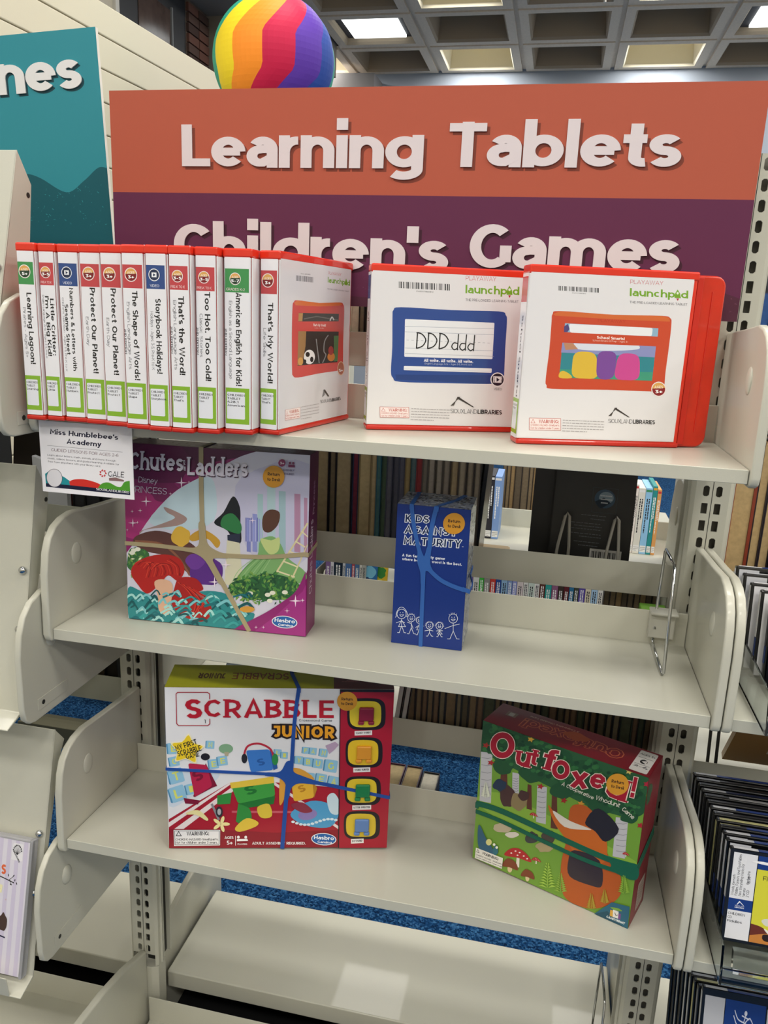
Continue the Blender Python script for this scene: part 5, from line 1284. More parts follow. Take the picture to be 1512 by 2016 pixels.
band('blue rubber band forked over the tall blue box', kb, pk, [([(890, 645), (905, 800), (945, 1000), (975, 1080)], .0056), ([(1095, 660), (1050, 850), (1035, 1000), (1020, 1080)], .0060), ([(985, 1180), (970, 1500), (955, 1818)], .0056), ([(1040, 1190), (1120, 1265), (1220, 1320), (1325, 1360)], .0058)], '#2f62b0',
     [([(ka, -e, kh-.006), (ka, -e, kh+e), (ka-.002, kd*.95, kh+e)], (1, 0, 0), .0056), ([(kb_, -e, kh-.006), (kb_, -e, kh+e), (kb_+.022, kd*.6, kh+e), (kb_+.03, kd, kh+e)], (1, 0, 0), .006),
      ([(kw-.004, -e, kv), (kw+.006, -.004, kv-.002), (kw+.008, kd*.2, kv+.002), (kw+e, kd*.6, kv+.004), (kw+e, kd+e, kv+.006)], (0, 0, 1), .0062)],
     webs=[[(942, 980), (975, 1060), (995, 1060), (1018, 990), (1048, 1000), (1040, 1130), (1065, 1200), (1045, 1212), (1010, 1190), (990, 1220), (985, 1300), (962, 1300), (958, 1200), (935, 1120), (935, 1040)]])
ps = Print(sw, sh_, [(18, 183), (1432, 196), (1388, 1166), (36, 1180)])
a1 = ps.uv((848, 190))[0]; sv = ps.uv((1400, 855))[1]; sv0 = ps.uv((30, 686))[1]
band('blue rubber band crossed over the white and red box', sb, ps, [([(848, 188), (820, 400), (800, 700)], .0056), ([(780, 760), (765, 900), (742, 1176)], .0062), ([(30, 686), (400, 703), (780, 720)], .0044), ([(820, 740), (1100, 795), (1402, 856)], .0056)], '#1f4b9c',
     [([(a1, -e, sh_-.006), (a1, -e, sh_+e), (a1-.012, sd*.6, sh_+e), (a1-.016, sd+e, sh_+e)], (1, 0, 0), .0056), ([(sw-.004, -e, sv), (sw+e, -e, sv), (sw+e, sd+e, sv+.004)], (0, 0, 1), .0056), ([(.004, -e, sv0), (-e, -e, sv0), (-e, sd+e, sv0)], (0, 0, 1), .0044)],
     webs=[[(770, 640), (805, 640), (815, 700), (880, 730), (960, 760), (955, 778), (850, 770), (800, 800), (785, 860), (758, 860), (765, 780), (720, 735), (640, 724), (640, 706), (730, 700)]])
po = Print(ow, oh, [(158, 203), (1288, 588), (1158, 1622), (98, 1150)])
ov = po.uv((1210, 1230))[1]; ov0 = po.uv((125, 790))[1]
band('green rubber band doubled around the woodland box', ob, po, [([(122, 775), (300, 830), (700, 1010), (1000, 1140), (1205, 1200)], .0086), ([(118, 830), (300, 900), (600, 1040), (900, 1170), (1190, 1262)], .0062)], '#0f5c46',
     [([(ow-.004, -e, ov+.004), (ow+e, -e, ov+.004), (ow+e, od+e, ov+.024)], (0, 0, 1), .013), ([(ow-.004, -e, ov-.006), (ow+e, -e, ov-.006), (ow+e*1.3, od+e, ov+.02)], (0, 0, 1), .005), ([(.004, -e, ov0), (-e, -e, ov0), (-e, od+e, ov0)], (0, 0, 1), .009)],
     webs=[[(1040, 1150), (1215, 1195), (1205, 1290), (1050, 1230), (1035, 1205), (1042, 1190)]])
# ---------------------------------------------------------------- books seen from behind on the far side
ORD = ['first', 'second', 'third', 'fourth', 'fifth', 'sixth', 'seventh', 'eighth', 'ninth', 'tenth', 'eleventh', 'twelfth', 'thirteenth', 'fourteenth', 'fifteenth', 'sixteenth', 'seventeenth', 'eighteenth', 'nineteenth', 'twentieth'] + [f'{a}-{b}' for a in ('twenty', 'thirty', 'forty', 'fifty') for b in ('first', 'second', 'third', 'fourth', 'fifth', 'sixth', 'seventh', 'eighth', 'ninth')]
def cmat(h, rough=.5): return mat('cover_'+h.strip('#'), h, rough)
def pmat(h): return mat('pages_'+h.strip('#'), h, .85, noise=.1, nscale=150)
def book(label, x, y, z, th, H, D, cover, pages, group, facing=1, ry=0, cat='book', gap=.0022):
    """standing book; facing=1: fore-edge towards the camera (-y), spine at the back"""
    t = thing('book', label, cat, (x, y, z), 0, group, ry=ry)
    q = M(); b_ = min(.0018, th*.16) if th < .0335 else .0042
    q.box(0, b_, 0, D, 0, H); q.box(th-b_, th, 0, D, 0, H)
    if facing > 0: q.box(0, th, D-.002, D, 0, H)
    else: q.box(0, th, 0, .002, 0, H)
    q.build('cover', cmat(cover), t)
    q = M(); q.box(b_, th-b_, *((gap, D-.002) if facing > 0 else (.002, D-gap)), .002, H-.003); q.build('pages', pmat(pages), t)
    return t
NAMEC = {}
def row(x, y, z, items, where, group, D=.15, facing=1, Hr=(.2, .25), seed=0, side='left', ry=0):
    rg = random.Random(seed)
    for i, it in enumerate(items):
        th, cov, pg = it[:3]; H = it[3] if len(it) > 3 else rg.uniform(*Hr); nm = it[4] if len(it) > 4 else ''
        th = th/1000
        book(f"{nm+' ' if nm else ''}book {where}, {ORD[i]} from the {side}", x, y+rg.uniform(0, .006), z, th-.0004, H, D+rg.uniform(-.01, .02), cov, pg, group, facing, ry=it[5] if len(it) > 5 else ry)
        x += th
    return x
# second far shelf, fore-edges; left part seen between the purple box and the blue box
row(-.185, .058, 1.1495, [(22, '#1c1a18', '#9a8a6c', .245), (12, '#14161c', '#8c8068', .25), (26, '#101216', '#a0916f', .25), (12, '#15161a', '#7c7058', .25), (27, '#16181e', '#a59675', .25), (11, '#232b4a', '#7a2f44', .245), (21, '#7d6a48', '#b7a67e', .24, 'cream leaning'), (9, '#8b7b58', '#bba983', .24), (8, '#1f5a70', '#4f7a7a', .235, 'teal'), (9, '#2c4a3a', '#5a6f58', .235, 'green'),
    (10, '#3c3f52', '#6a6a76', .235), (10, '#3a3d50', '#666674', .235), (10, '#34384c', '#606070', .235), (9, '#6c5a38', '#a08e64', .235), (9, '#2f5560', '#5f7478', .235), (10, '#6c2428', '#8c3438', .235, 'dark red'), (9, '#4c4844', '#7a736a', .235), (12, '#4a443e', '#9a9288', .235), (12, '#4c4640', '#989086', .235), (12, '#443e3a', '#8c8278', .235), (13, '#5a4c3c', '#a89676', .235), (13, '#3e3834', '#948a7a', .235), (12, '#3c3632', '#8a7f70', .235), (11, '#38322e', '#82786a', .235)],
    'on the far shelf behind the blue card-game box', 'books on the second far shelf', seed=1)
# discs in dark cases leaning at the end of that row
for i, (x, w, c) in enumerate(((.118, .006, '#b9a47c'), (.1245, .0035, '#26241f'), (.130, .007, '#16181c'))):
    t = thing('disc_case', f'thin case leaning behind the top right of the blue box, {ORD[i]} from left', 'disc case', (x-.012, .07, 1.1503), group='cases leaning behind the blue box', ry=math.radians(3))
    q = M(); q.box(0, w, 0, .14, 0, .19); q.build('case', cmat(c, .25), t, bevel=.001)
# black book standing face on in a wire stand
t = thing('book', 'black hardback standing with its back cover towards us on the second far shelf', 'book', (.238, .165, 1.1552), math.radians(-3), rx=math.radians(-9))
q = M(); q.box(0, .135, 0, .003, 0, .215); q.box(0, .135, .030, .033, 0, .215); q.box(0, .003, 0, .033, 0, .215); q.build('cover', cmat('#17181b', .4), t)
q = M(); q.box(.003, .131, .003, .030, .003, .211); q.build('pages', pmat('#a89c80'), t)
p = Print(.135, .215); p.E(86, 102, 17, 16, '#41586e'); p.E(88, 100, 12, 10, '#8398a8'); p.P([(70, 108), (84, 100), (96, 108), (80, 120)], '#20303f'); p.L([(66, 84), (106, 84), (106, 126), (66, 126)], .5, '#34424e', True)
p.lines((78, 97), (97, 97), (1, 6), 3, 2, '#c4ccd4')
for y, a, b_ in ((132, 50, 118), (138, 66, 106), (146, 30, 120), (151, 40, 116), (156, 36, 118), (164, 30, 122), (169, 50, 110), (178, 42, 112), (184, 50, 104)): p.lines((a, y), (b_, y), (0, 4), 1, 1.1, '#6c7078', seed=int(y))
p.P([(70, 188), (122, 188), (122, 208), (70, 208)], '#c8c8c6'); p.bars((73, 192), (119, 192), (0, 13), 20, '#26262a')
p.build('back_cover_print', t, INKM)
t = thing('wire_book_stand', 'pale wire stand with two pointed loops holding the black hardback', 'book stand', (0, 0, 0))
for x in (.262, .342):
    q = M(); q.tube([(x-.012, .12, 1.1495), (x-.008, .137, 1.19), (x, .150, 1.238), (x+.003, .152, 1.243), (x+.007, .150, 1.238), (x+.010, .137, 1.19), (x+.010, .12, 1.1495)], .0026, 8); q.build('wire_loop', GREYW, t, smooth=True)
q = M(); q.tube([(.25, .12, 1.1512), (.25, .26, 1.1512), (.352, .26, 1.1512), (.352, .12, 1.1512)], .0026, 8); q.build('wire_foot', GREYW, t, smooth=True)
t = thing('book', 'second dark book standing just left of the black hardback in the stand', 'book', (.205, .20, 1.1516), math.radians(-3), rx=math.radians(-6))
q = M(); q.box(0, .10, 0, .016, 0, .21); q.build('cover', cmat('#1c1d22', .4), t); q = M(); q.box(.002, .1005, .002, .014, .002, .2105); q.build('pages', pmat('#8c8068'), t)
q = M(); q.prism([(0, 0), (.052, 0), (.055, .004), (.05, .0065), (0, .0065)], 'y', 0, .08); tag(q.build('tan_tray', mat('tan_plastic', '#b79c6c', .5), bevel=.001, loc=(.118, .14, 1.1497)), 'flat tan plastic bookend foot lying on the second far shelf', 'bookend')

# top far shelf: fore-edges below the sign
row(-.14, .058, 1.4757, [(14, '#2c2b28', '#9b9280'), (15, '#bdb49c', '#cfc8b2', .235, 'cream'), (14, '#6b604c', '#a39678'), (14, '#d2ccb8', '#d8d2be', .24, 'pale'), (10, '#1b1a1a', '#7c7460'), (14, '#26231f', '#a0957c'), (18, '#5c5244', '#b0a385'), (12, '#33302c', '#8c8270')], 'on the highest far shelf, below the big sign', 'books on the highest far shelf', seed=2)

# third far shelf: dense row below the middle game shelf, with disc cases
for i, x in enumerate((.000, .012)):
    t = thing('disc_case', f'white disc case leaning right of the word-game box, {("left", "right")[i]} one', 'disc case', (x, .058, .8302), group='white cases leaning behind the word game', ry=math.radians(6))
    q = M(); q.box(0, .008, 0, .13, 0, .17); q.build('case', mat('white_case', '#cfd0cf', .3), t, bevel=.0015)
    q = M(); q.box(.0078, .011, -.001, .13, 0, .172); q.build('black_edge', BLACKP, t, bevel=.001)
cols = [('#14151a', '#7a6850'), ('#1d2422', '#6b624e'), ('#2f3f34', '#59604c'), ('#17181c', '#86745a'), ('#3a2f2a', '#8c7a5e'), ('#111216', '#7c7460'), ('#4b3a2c', '#87705a'), ('#20242c', '#8a8068')]
rg = random.Random(31); items = []
for i in range(34):
    c, pg = cols[(i*3+rg.randrange(3)) % len(cols)]; items.append((rg.choice((9, 11, 12, 14, 19)), c, pg, rg.uniform(.17, .21)))
row(.026, .058, .8287, items, 'on the third far shelf, behind the woodland box', 'books on the third far shelf', D=.14, seed=3)
# low far shelf: thick novels seen from above through the gap
for i, (x, th, c, pg, H) in enumerate(((-.10, .033, '#7a3030', '#c0ab80', .152), (-.064, .032, '#8c6a8c', '#c0ab80', .156), (-.030, .033, '#56304c', '#c2ad82', .158), (.005, .032, '#4b3c50', '#bfa97c', .158), (.039, .033, '#1b1b20', '#d8d2c0', .150))):
    book(f'thick novel on the low far shelf right of the word-game box, {ORD[i]} from left', x, .07, .5207, th, H, .16, c, pg, 'thick novels on the low far shelf', ry=0)
# shelf contents half hidden behind the word game: dark cases under clear plastic
t = thing('display_rack', 'clear plastic rack of dark cases half hidden above the word-game box', 'rack', (-.35, .10, .8287))
q = M(); q.prism([(0, 0), (.12, 0), (.12, .09), (.11, .09), (.0, .012)], 'x', 0, .30); q.build('rack_body', mat('hazy_plastic', '#b4c0c8', .2, trans=.5), t)
for i in range(4): q = M(); q.box(.06+.055*i, .10+.055*i, .02, .11, .05+.004*i, .10); q.build('dark_case', BLACKP, t, bevel=.002)
# right bay, far side
row(.497, .058, 1.1497, [(34.5, '#8c3a24', '#c4a878', .26, 'thick rust-covered'), (15, '#2a2024', '#bda274', .245), (15, '#241c26', '#c0a578', .245), (16, '#2b232c', '#bfa478', .245), (14, '#20222c', '#b89c70', .245), (16, '#3a2c2c', '#bfa478', .24)], 'beyond the discs at the right edge', 'books beyond the discs at right', D=.16, seed=5)
row(.497, .058, 1.4757, [(16, '#2c4f8c', '#3a5f9c', .13, 'blue'), (14, '#12161e', '#5c6470', .22), (16, '#1c2c54', '#8a8f98', .2)], 'at the top of the right edge, past the post', 'books past the right post', D=.12, seed=6)
t = thing('picture_book', 'large book lying tilted on black wire supports behind the lower disc cases', 'book', (.56, .12, .86), 0, rx=math.radians(35))
q = M(); q.box(0, .26, 0, .012, -.02, .14); q.build('cover', cmat('#a88c68', .4), t); p = Print(.26, .16); p.fill('#8c6a40'); p.P([(60, 90), (115, 90), (115, 120), (60, 120)], '#c4c2ba'); p.bars((64, 96), (111, 96), (0, 20), 14, '#333'); p.P([(140, 0), (260, 0), (260, 160), (120, 160)], '#5c2c24'); p.build('cover_print', t, INKM, (0, 0, -.02))
for i, x in enumerate((.535, .548, .640)):
    q = M(); q.tube([(x-.004, .10, .8292), (x, .13, .90), (x+.004, .16, .965)], .0028, 8); tag(q.build('wire_prop', BLACKW), f'black wire prop on the far shelf at right, {ORD[i]} from left', 'book stand', 'black wire props at right')
# left bay, far side: seen around the notice card
t = thing('poster_book', 'cover showing a person in a checked shirt, seen left of the notice card', 'book', (-.80, .16, 1.1512), rx=math.radians(-8))
q = M(); q.box(0, .16, 0, .012, 0, .19); q.build('cover', cmat('#2c2a2a', .5), t); p = Print(.16, .19); p.fill('#3c3430'); p.E(75, 78, 8, 11, '#b08c7c', 14); p.P([(60, 92), (90, 92), (98, 130), (94, 180), (60, 180), (54, 130)], '#5c6c8c')
for k in range(5): p.L([(62+7*k, 94), (60+8*k, 178)], 1.4, '#9aa6bc')
p.P([(100, 75), (150, 60), (160, 110), (110, 120)], '#1c2e30'); p.P([(100, 140), (150, 150), (150, 175), (100, 165)], '#5c2c28'); p.build('cover_print', t, INKM)
row(-.90, .058, 1.1497, [(22, '#0f0f12', '#5c5448'), (20, '#131317', '#6a6252'), (24, '#0c0c10', '#5a5246')], 'far side, left of the notice card', 'dark books left of the notice card', seed=9)
row(-.60, .058, 1.1497, [(24, '#101014', '#2a2a2e', .2), (30, '#0d0d10', '#2a2a2e', .205), (30, '#121216', '#2a2a2e', .2)], 'far side, just under the notice card', 'dark books under the notice card', seed=10)
q = M(); q.prism([(0, 0), (.07, 0), (.07, .10), (0, .12)], 'y', 0, .012); o = tag(q.build('framed_label', mat('pale_label', '#c8cad0', .4), bevel=.001, loc=(-.72, .12, 1.1497)), 'pale barcode-edged case corner just below the notice card', 'disc case')
row(-.62, .058, .8287, [(20, '#0c0c10', '#1e1c1a', .17), (24, '#101014', '#24201c', .17), (26, '#15120f', '#4a4030', .17), (26, '#0e0e12', '#241f1a', .17)], 'behind the left slotted post, low down', 'dark books behind the left post', seed=12)

# ---------------------------------------------------------------- next range of shelving across the aisle
YR = 1.22
def range_post(x):
    q = M(); q.box(x-.03, x+.03, YR+.24, YR+.30, FLOOR, 1.75); return q
for i, x in enumerate((-1.40, -.486, .672, 1.586)):
    tag(range_post(x).build('shelf_upright', STEEL, bevel=.003), f'plain steel post of the next range across the aisle, {ORD[i]} from left', 'shelf post', 'posts of the next range')
for i, (x0, x1) in enumerate(((-1.39, -.50), (-.475, .66), (.685, 1.57))):
    for z, nm in ((.875, 'middle'), (.555, 'lower'), (.24, 'bottom')):
        t = thing('metal_shelf', f'{nm} shelf of the next range across the aisle, {("left", "centre", "right")[i]} bay', 'shelf', (0, 0, 0))
        q = M(); q.box(x0, x1, YR, YR+.24, z-.018, z); q.box(x0, x1, YR+.238, YR+.242, z-.018, z+.06); q.build('shelf_pan', STEEL, t, bevel=.002)
        for x in (x0, x1-.004):
            q = M(); q.prism([(YR+.24, z-.02), (YR+.24, z+.15), (YR+.05, z+.155), (YR+.005, z+.10), (YR, z-.02)], 'x', x, x+.004); q.build('end_bracket', STEEL, t)
SP = [('#7f5f92', 17), ('#d8d4dc', 12), ('#1b2b3c', 30), ('#c8ccd2', 10), ('#4c70a4', 22), ('#b8505c', 10), ('#4a6f9a', 16)]
def spine_row(x, z, y, items, where, group, D=.14, seed=0, H=(.2, .215)):
    rg = random.Random(seed)
    for i, (c, th, *rest) in enumerate(items):
        th = th/1000; h_ = rg.uniform(*H)
        t = thing('book', f'{rest[0]+" " if rest and rest[0] else ""}book {where}, {ORD[i]} from left', 'book', (x, y, z+.0005), group=group)
        q = M(); q.box(0, th-.001, 0, D, 0, h_); q.build('cover', cmat(c), t, bevel=.001)
        p = Print(th-.001, h_); p.fill(c); W_, H_ = th*1000, h_*1000
        ink = '#f0f0ee' if sum(hexc(c)) < 1.2 else '#26262e'
        p.P([(1, H_-26), (W_-2, H_-26), (W_-2, H_-6), (1, H_-6)], '#e4e4e2'); p.lines((2, H_-20), (W_-3, H_-20), (0, 5), 3, 1.2, '#444', seed=i)
        if W_ > 9: p.lines((W_*.32, H_*.16), (W_*.32, H_*.68), (W_*.3, 0), 2, W_*.16, ink, seed=i+40)
        p.P([(1, 5), (W_-2, 5), (W_-2, 12), (1, 12)], rg.choice(['#c43c3c', '#3c8c5c', '#d8a43c', '#3c5c9c', '#e0e0e0']))
        p.build('spine_print', t, INKM)
        x += th
    return x
x = spine_row(-.47, .5555, YR+.05, [(c, w) for c, w in SP]+[('#d8d6ce', 10), ('#b4b4ac', 12)], 'across the aisle, low, behind the purple box side', 'low paperbacks across the aisle, left', seed=1)
for i, (c, xx) in enumerate((('#2c6ca8', -.345), ('#d8b430', -.312))):
    t = thing('picture_book', f'{("blue", "yellow and green")[i]} picture book face out, low across the aisle', 'book', (xx, YR+.03+.012*i, .5577), rx=math.radians(-12))
    q = M(); q.box(0, .05, 0, .008, 0, .21); q.build('cover', cmat(c), t)
    p = Print(.05, .21); p.fill(c); blob(p, 26, 50, 18, 20, ('#7ac0dc', '#3c8c3c')[i], i); blob(p, 20, 90, 16, 22, ('#1c3c6c', '#e6d23c')[i], i+3); p.build('cover_print', t, INKM)
mc = ['#7c5a94', '#d6d6d2', '#3cae3c', '#8c8884', '#c83c34', '#2c4c94', '#8fb4d6', '#7b94c4', '#8c94d0', '#d8cccc', '#dcdcd8', '#c6d4cc', '#dad8d6', '#5c3028', '#2c9a94', '#8c5a7c', '#3a2c26', '#5c1c24', '#2c6c94', '#3c4034', '#5a4a9c', '#d6ccb4', '#a4c4e0', '#d8d6ce']
spine_row(.010, .5555, YR+.05, [(c, rg.choice((15, 16, 18, 20))) for c in mc], 'low across the aisle, right of the blue box', 'low paperbacks across the aisle', seed=2)
t = thing('picture_book', 'lime green book lying by the clear clip, across the aisle', 'book', (.56, YR+.02, .5557))
q = M(); q.box(0, .08, 0, .15, 0, .12); q.build('cover', cmat('#7cb83c'), t, bevel=.003)
spine_row(.052, .8755, YR+.05, [('#2c2c34', 20, 'dark'), ('#7c9cd0', 22, 'blue')], 'mid height across the aisle, right of the blue box', 'pair of books across the aisle', seed=3, H=(.2, .21))
spine_row(.455, .8755, YR+.04, [('#2c8c5c', 7), ('#d8643c', 7), ('#3c9c6c', 7), ('#b8246c', 17, 'magenta'), ('#e4dcd4', 10), ('#d8d6cc', 20, 'cream'), ('#8fc0e4', 20, 'pale blue'), ('#2c8c8c', 14), ('#d89c5c', 12)], 'mid height across the aisle, below the top shelf', 'readers across the aisle at right', seed=4, H=(.2, .215))
cb = [('#3a3028', '#6a5c48'), ('#241f1c', '#7c6a50'), ('#5c4830', '#8c7450'), ('#2a241e', '#5c5040')]
row(.08, YR+.31, .90, [(rg.choice((14, 18, 24)), *cb[i % 4], .26) for i in range(16)], 'on the back of the next range, beyond the black hardback', 'books on the back of the next range', D=.14, seed=8)
row(.46, YR+.31, .58, [(20, *cb[i % 4], .2) for i in range(9)], 'low on the back of the next range, at right', 'low books on the back of the next range', D=.14, seed=9)
t = thing('metal_shelf', 'shelf on the back of the next range across the aisle', 'shelf'); q = M(); q.box(-.475, .66, YR+.30, YR+.54, .882, .899); q.box(-.475, .66, YR+.30, YR+.54, .56, .578); q.build('shelf_pan', STEEL, t)
# folded dark steel trough near the floor, seen left of the lower bracket
q = M(); q.prism([(0, 0), (.16, 0), (.16, .02), (.10, .03), (.10, .045), (.04, .05), (.04, .07), (0, .075)], 'x', 0, .34)
tag(q.build('steel_trough', mat('olive_steel', '#5c5a48', .5), bevel=.002, loc=(-1.45, .95, FLOOR+.001)), 'dark olive folded steel edge near the carpet, at lower left', 'shelf part')

# ---------------------------------------------------------------- fabric ball hanging beyond the sign
bx, by, bz, br = -1.002, 2.2, 2.527, .243
t = thing('fabric_ball', 'round ball of zigzag rainbow fabric panels hanging beyond the big sign', 'ball', (bx, by, bz))
cols = ['#2b9c84', '#2b9c84', '#efd42a', '#f5902a', '#c41c48', '#5a36a4', '#28489c', '#2b9c84', '#efd42a', '#f5902a', '#c41c48', '#5a36a4']
BALLM = [mat('ball_fabric_'+str(i), c, .6, spec=.3, bump=.1, nscale=300) for i, c in enumerate(cols)]
NG, NV = 12, 36
for g in range(NG):
    q = M(); n = 6
    for i in range(NV):
        for j in range(n):
            def P_(ii, jj):
                th = PI*ii/NV; z = math.cos(th); dg = 180*ii/NV
                # each seam runs straight, steps sideways, then runs straight again
                st_ = [(0, 1.3), (38, 1.3), (78, .25), (108, .25), (140, -.7), (180, -.7)]
                for (d0, s0), (d1, s1) in zip(st_, st_[1:]):
                    if d0 <= dg <= d1: sh = s0+(s1-s0)*(dg-d0)/(d1-d0)
                a = 2*PI*(g+jj/n+sh)/NG-PI/2-2*PI*3.95/NG
                bul = 1+.012*math.sin(PI*jj/n)
                r = br*bul*math.sin(th); return (r*math.cos(a), r*math.sin(a), br*z)
            q.add([P_(i, j), P_(i+1, j), P_(i+1, j+1), P_(i, j+1)], [(0, 1, 2, 3)])
    o = q.build('fabric_panel', BALLM[g], t, smooth=True)
q = M(); q.tube([(0, 0, br-.002), (.004, 0, br+.03), (0, 0, br+.06)], .004, 6); q.build('hanging_loop', BLACKW, t)
q = M(); q.cyl((0, 0, br+.055), (0, 0, 3.56+.24-bz), .0012, 6); q.build('hanging_cord', BLACKW, t)
# ---------------------------------------------------------------- disc cases in clear racks, right bay
def disc_case(label, x, y, z, lean, W=.142, H=.125, th=.0105, wcol='#d9dade', strip='#1c3a80', group='disc cases in the clear racks', face=None, hinge=True):
    t = thing('disc_case', label, 'disc case', (x, y, z), 0, group, rx=lean)
    q = M(); q.box(0, W, 0, th, 0, H); q.build('case', BLACKP, t, bevel=.0018, seg=2)
    q = M(); q.box(.004, .03, -.0003, .0003, .004, H-.004); q.build('front_label', mat('insert_'+wcol.strip('#'), wcol, .35), t)
    q = M(); q.box(.004, W-.003, .002, th-.003, H-.0004, H+.0005); q.build('paper_insert', mat('insert_'+wcol.strip('#'), wcol, .35), t)
    q = M(); q.box(.034, .12, .0018, th-.0035, H-.0002, H+.0007); q.build('top_strip', mat('insert_'+strip.strip('#'), strip, .35), t)
    q = M(); q.box(-.0004, .0002, .002, th-.002, H*.25, H*.45); q.build('side_strip', mat('insert_'+strip.strip('#'), strip, .35), t)
    q = M(); q.box(-.0003, .0003, .002, th-.002, H*.46, H*.97); q.build('side_label', mat('insert_'+wcol.strip('#'), wcol, .35), t)
    if face: face(t, W, H)
    return t
def libmark(p, x, y, s, col='#e8ecf4', txt=True):
    p.P([(x, y), (x+s*.5, y-s*.9), (x+s*.62, y-s*.85), (x+s*1.5, y+.0), (x+s*1.36, y+s*.02), (x+s*.62, y-s*.6), (x+s*.16, y+s*.02)], col)
    if txt: p.T('SIOUXLAND', (x-s*.3, y+s*.35), (x+s*1.6, y+s*.35), s*.24, col, .12); p.T('LIBRARIES', (x-s*.3, y+s*.75), (x+s*1.6, y+s*.75), s*.28, col, .22)
def fiddles(t, W, H):
    p = Print(W, H, [(0, 0), (142, 0), (142, 125), (0, 125)], z0=.0007); p.fill('#1a1b20')
    p.P([(4, 4), (33, 4), (33, 121), (4, 121)], '#e2e3e8')
    for i, (s_, a, b_) in enumerate((('Woods, Kenneth', 62, 34), ('Fiddles, Forests And Fowl Fables', 62, 6), ('New Storytelling Works For', 62, 18), ('Narrator', 62, 50), ('2 CD      16.99', 62, 34))): p.T(s_, (9+4.6*i, a), (9+4.6*i, b_), 3.4, '#222228', .13)
    p.T('Orchestra', (26, 45), (26, 27), 3.4, '#222228', .13)
    p.P([(4, 66), (33, 66), (33, 82), (4, 82)], '#1c3a80'); libmark(p, 14, 74, 6)
    for i, s_ in enumerate(('CHILDREN', 'CD', 'Fiddles')): p.T(s_, (5, 88.5+5.2*i), (5+2.6*len(s_), 88.5+5.2*i), 3.4, '#26262c', .13)
    p.P([(34, 4), (140, 4), (140, 121), (34, 121)], '#d6d23a'); p.P([(34, 4), (140, 4), (140, 22), (34, 22)], '#1c3a80'); libmark(p, 56, 14, 9)
    p.T('Fiddles,', (42, 36), (70, 36), 6, '#33331c', .13); p.T('Forests & Fowl', (72, 36), (120, 36), 6, '#33331c', .13); p.T('New storytelling works', (54, 44), (110, 44), 3, '#4a4a20', .14); p.T('Gemma New', (54, 58), (88, 58), 4, '#4a4a20', .12); p.T('Henry', (54, 64), (72, 64), 4, '#4a4a20', .12)
    p.P(smooth([(34, 96), (46, 98), (60, 104), (90, 108), (140, 104)], 4)+[(140, 121), (34, 121)], '#6a3020'); p.P(smooth([(34, 112), (60, 106), (90, 116), (120, 108), (140, 114)], 4)+[(140, 121), (34, 121)], '#c4803a'); blob(p, 56, 112, 7, 5, '#2c1c18', 2); blob(p, 76, 115, 8, 4, '#2c1c18', 3); p.P(smooth([(50, 100), (58, 108), (70, 110), (60, 104)], 3, True), '#e8e4dc')
    p.P(smooth([(46, 90), (52, 86), (60, 88), (62, 94), (52, 96)], 3, True), '#d8d8cc'); p.E(62, 86, 3, 2, '#2c2c20', 10)
    p.P(smooth([(26, 13), (40, 11), (60, 13), (45, 15)], 3, True), '#f4f4f6')
    p.build('cover_print', t, INKG)
def reader(t, W, H):
    p = Print(W, H, [(0, 0), (142, 0), (142, 125), (0, 125)], z0=.0007); p.fill('#121318')
    p.P([(4, 5), (31, 5), (31, 30), (4, 30)], '#bfc0c6'); p.P([(32, 5), (86, 5), (86, 30), (32, 30)], '#1c3a80')
    for k in range(2): p.L(smooth([(45, 12), (50, 18), (58, 20), (66, 22)], 3), 1, '#d8dcea'); p.L(smooth([(44, 16), (50, 23), (60, 25), (72, 24), (66, 16), (60, 20)], 3), 1, '#d8dcea')
    p.E(60, 13, 2, 2, '#d8dcea', 10); p.L([(60, 15), (58, 20)], 1, '#d8dcea'); p.L([(55, 15), (65, 17)], 1, '#d8dcea')
    p.P([(88, 7), (140, 7), (140, 26), (88, 26)], '#c9c9cc'); p.bars((93, 10), (136, 10), (0, 9), 26, '#2c2c30'); p.T('31483018867852', (98, 24), (130, 24), 3, '#2c2c30', .14)
    p.P([(32, 30), (140, 28), (140, 70), (32, 70)], '#2c6a7c'); blob(p, 62, 34, 12, 5, '#c4c23c', 2); blob(p, 95, 36, 14, 6, '#b8442c', 4); p.P([(6, 33), (84, 36), (120, 48), (120, 121), (6, 121)], '#d8d8dc')
    p.build('cover_print', t, INKG)
# clear racks
def rack(x, z, label, y0=-.245, y1=-.03, front=True):
    t = thing('clear_rack', label, 'disc rack', (x, 0, z), group='clear acrylic disc racks')
    q = M(); q.prism([(y0-.01, .001), (y0+.002, .05), (y1, .062), (y1, .001)], 'x', 0, .003); q.build('side_panel', ACR, t)
    q = M(); q.box(0, .36, y0, y1, .0005, .0035); q.build('rack_floor', ACR, t)
    q = M(); q.box(0, .36, y0-.010, y0-.007, .001, .026); q.build('front_lip', ACR, t, bevel=.001)
    q = M(); q.prism([(y0+.01, .004), (y0+.02, .03), (y0+.028, .03), (y0+.02, .004)], 'x', .02, .34); q.build('rest_bar', ACR, t)
    return t
rack(.497, 1.0988, 'clear acrylic rack holding disc cases on the right middle shelf', y0=-.262)
rack(.494, .7500, 'clear acrylic rack holding disc cases on the right lower shelf', y0=-.262)
rack(.494, .1905, 'clear acrylic rack holding disc cases on the right base shelf', y0=-.262)
LN = math.radians(-9)
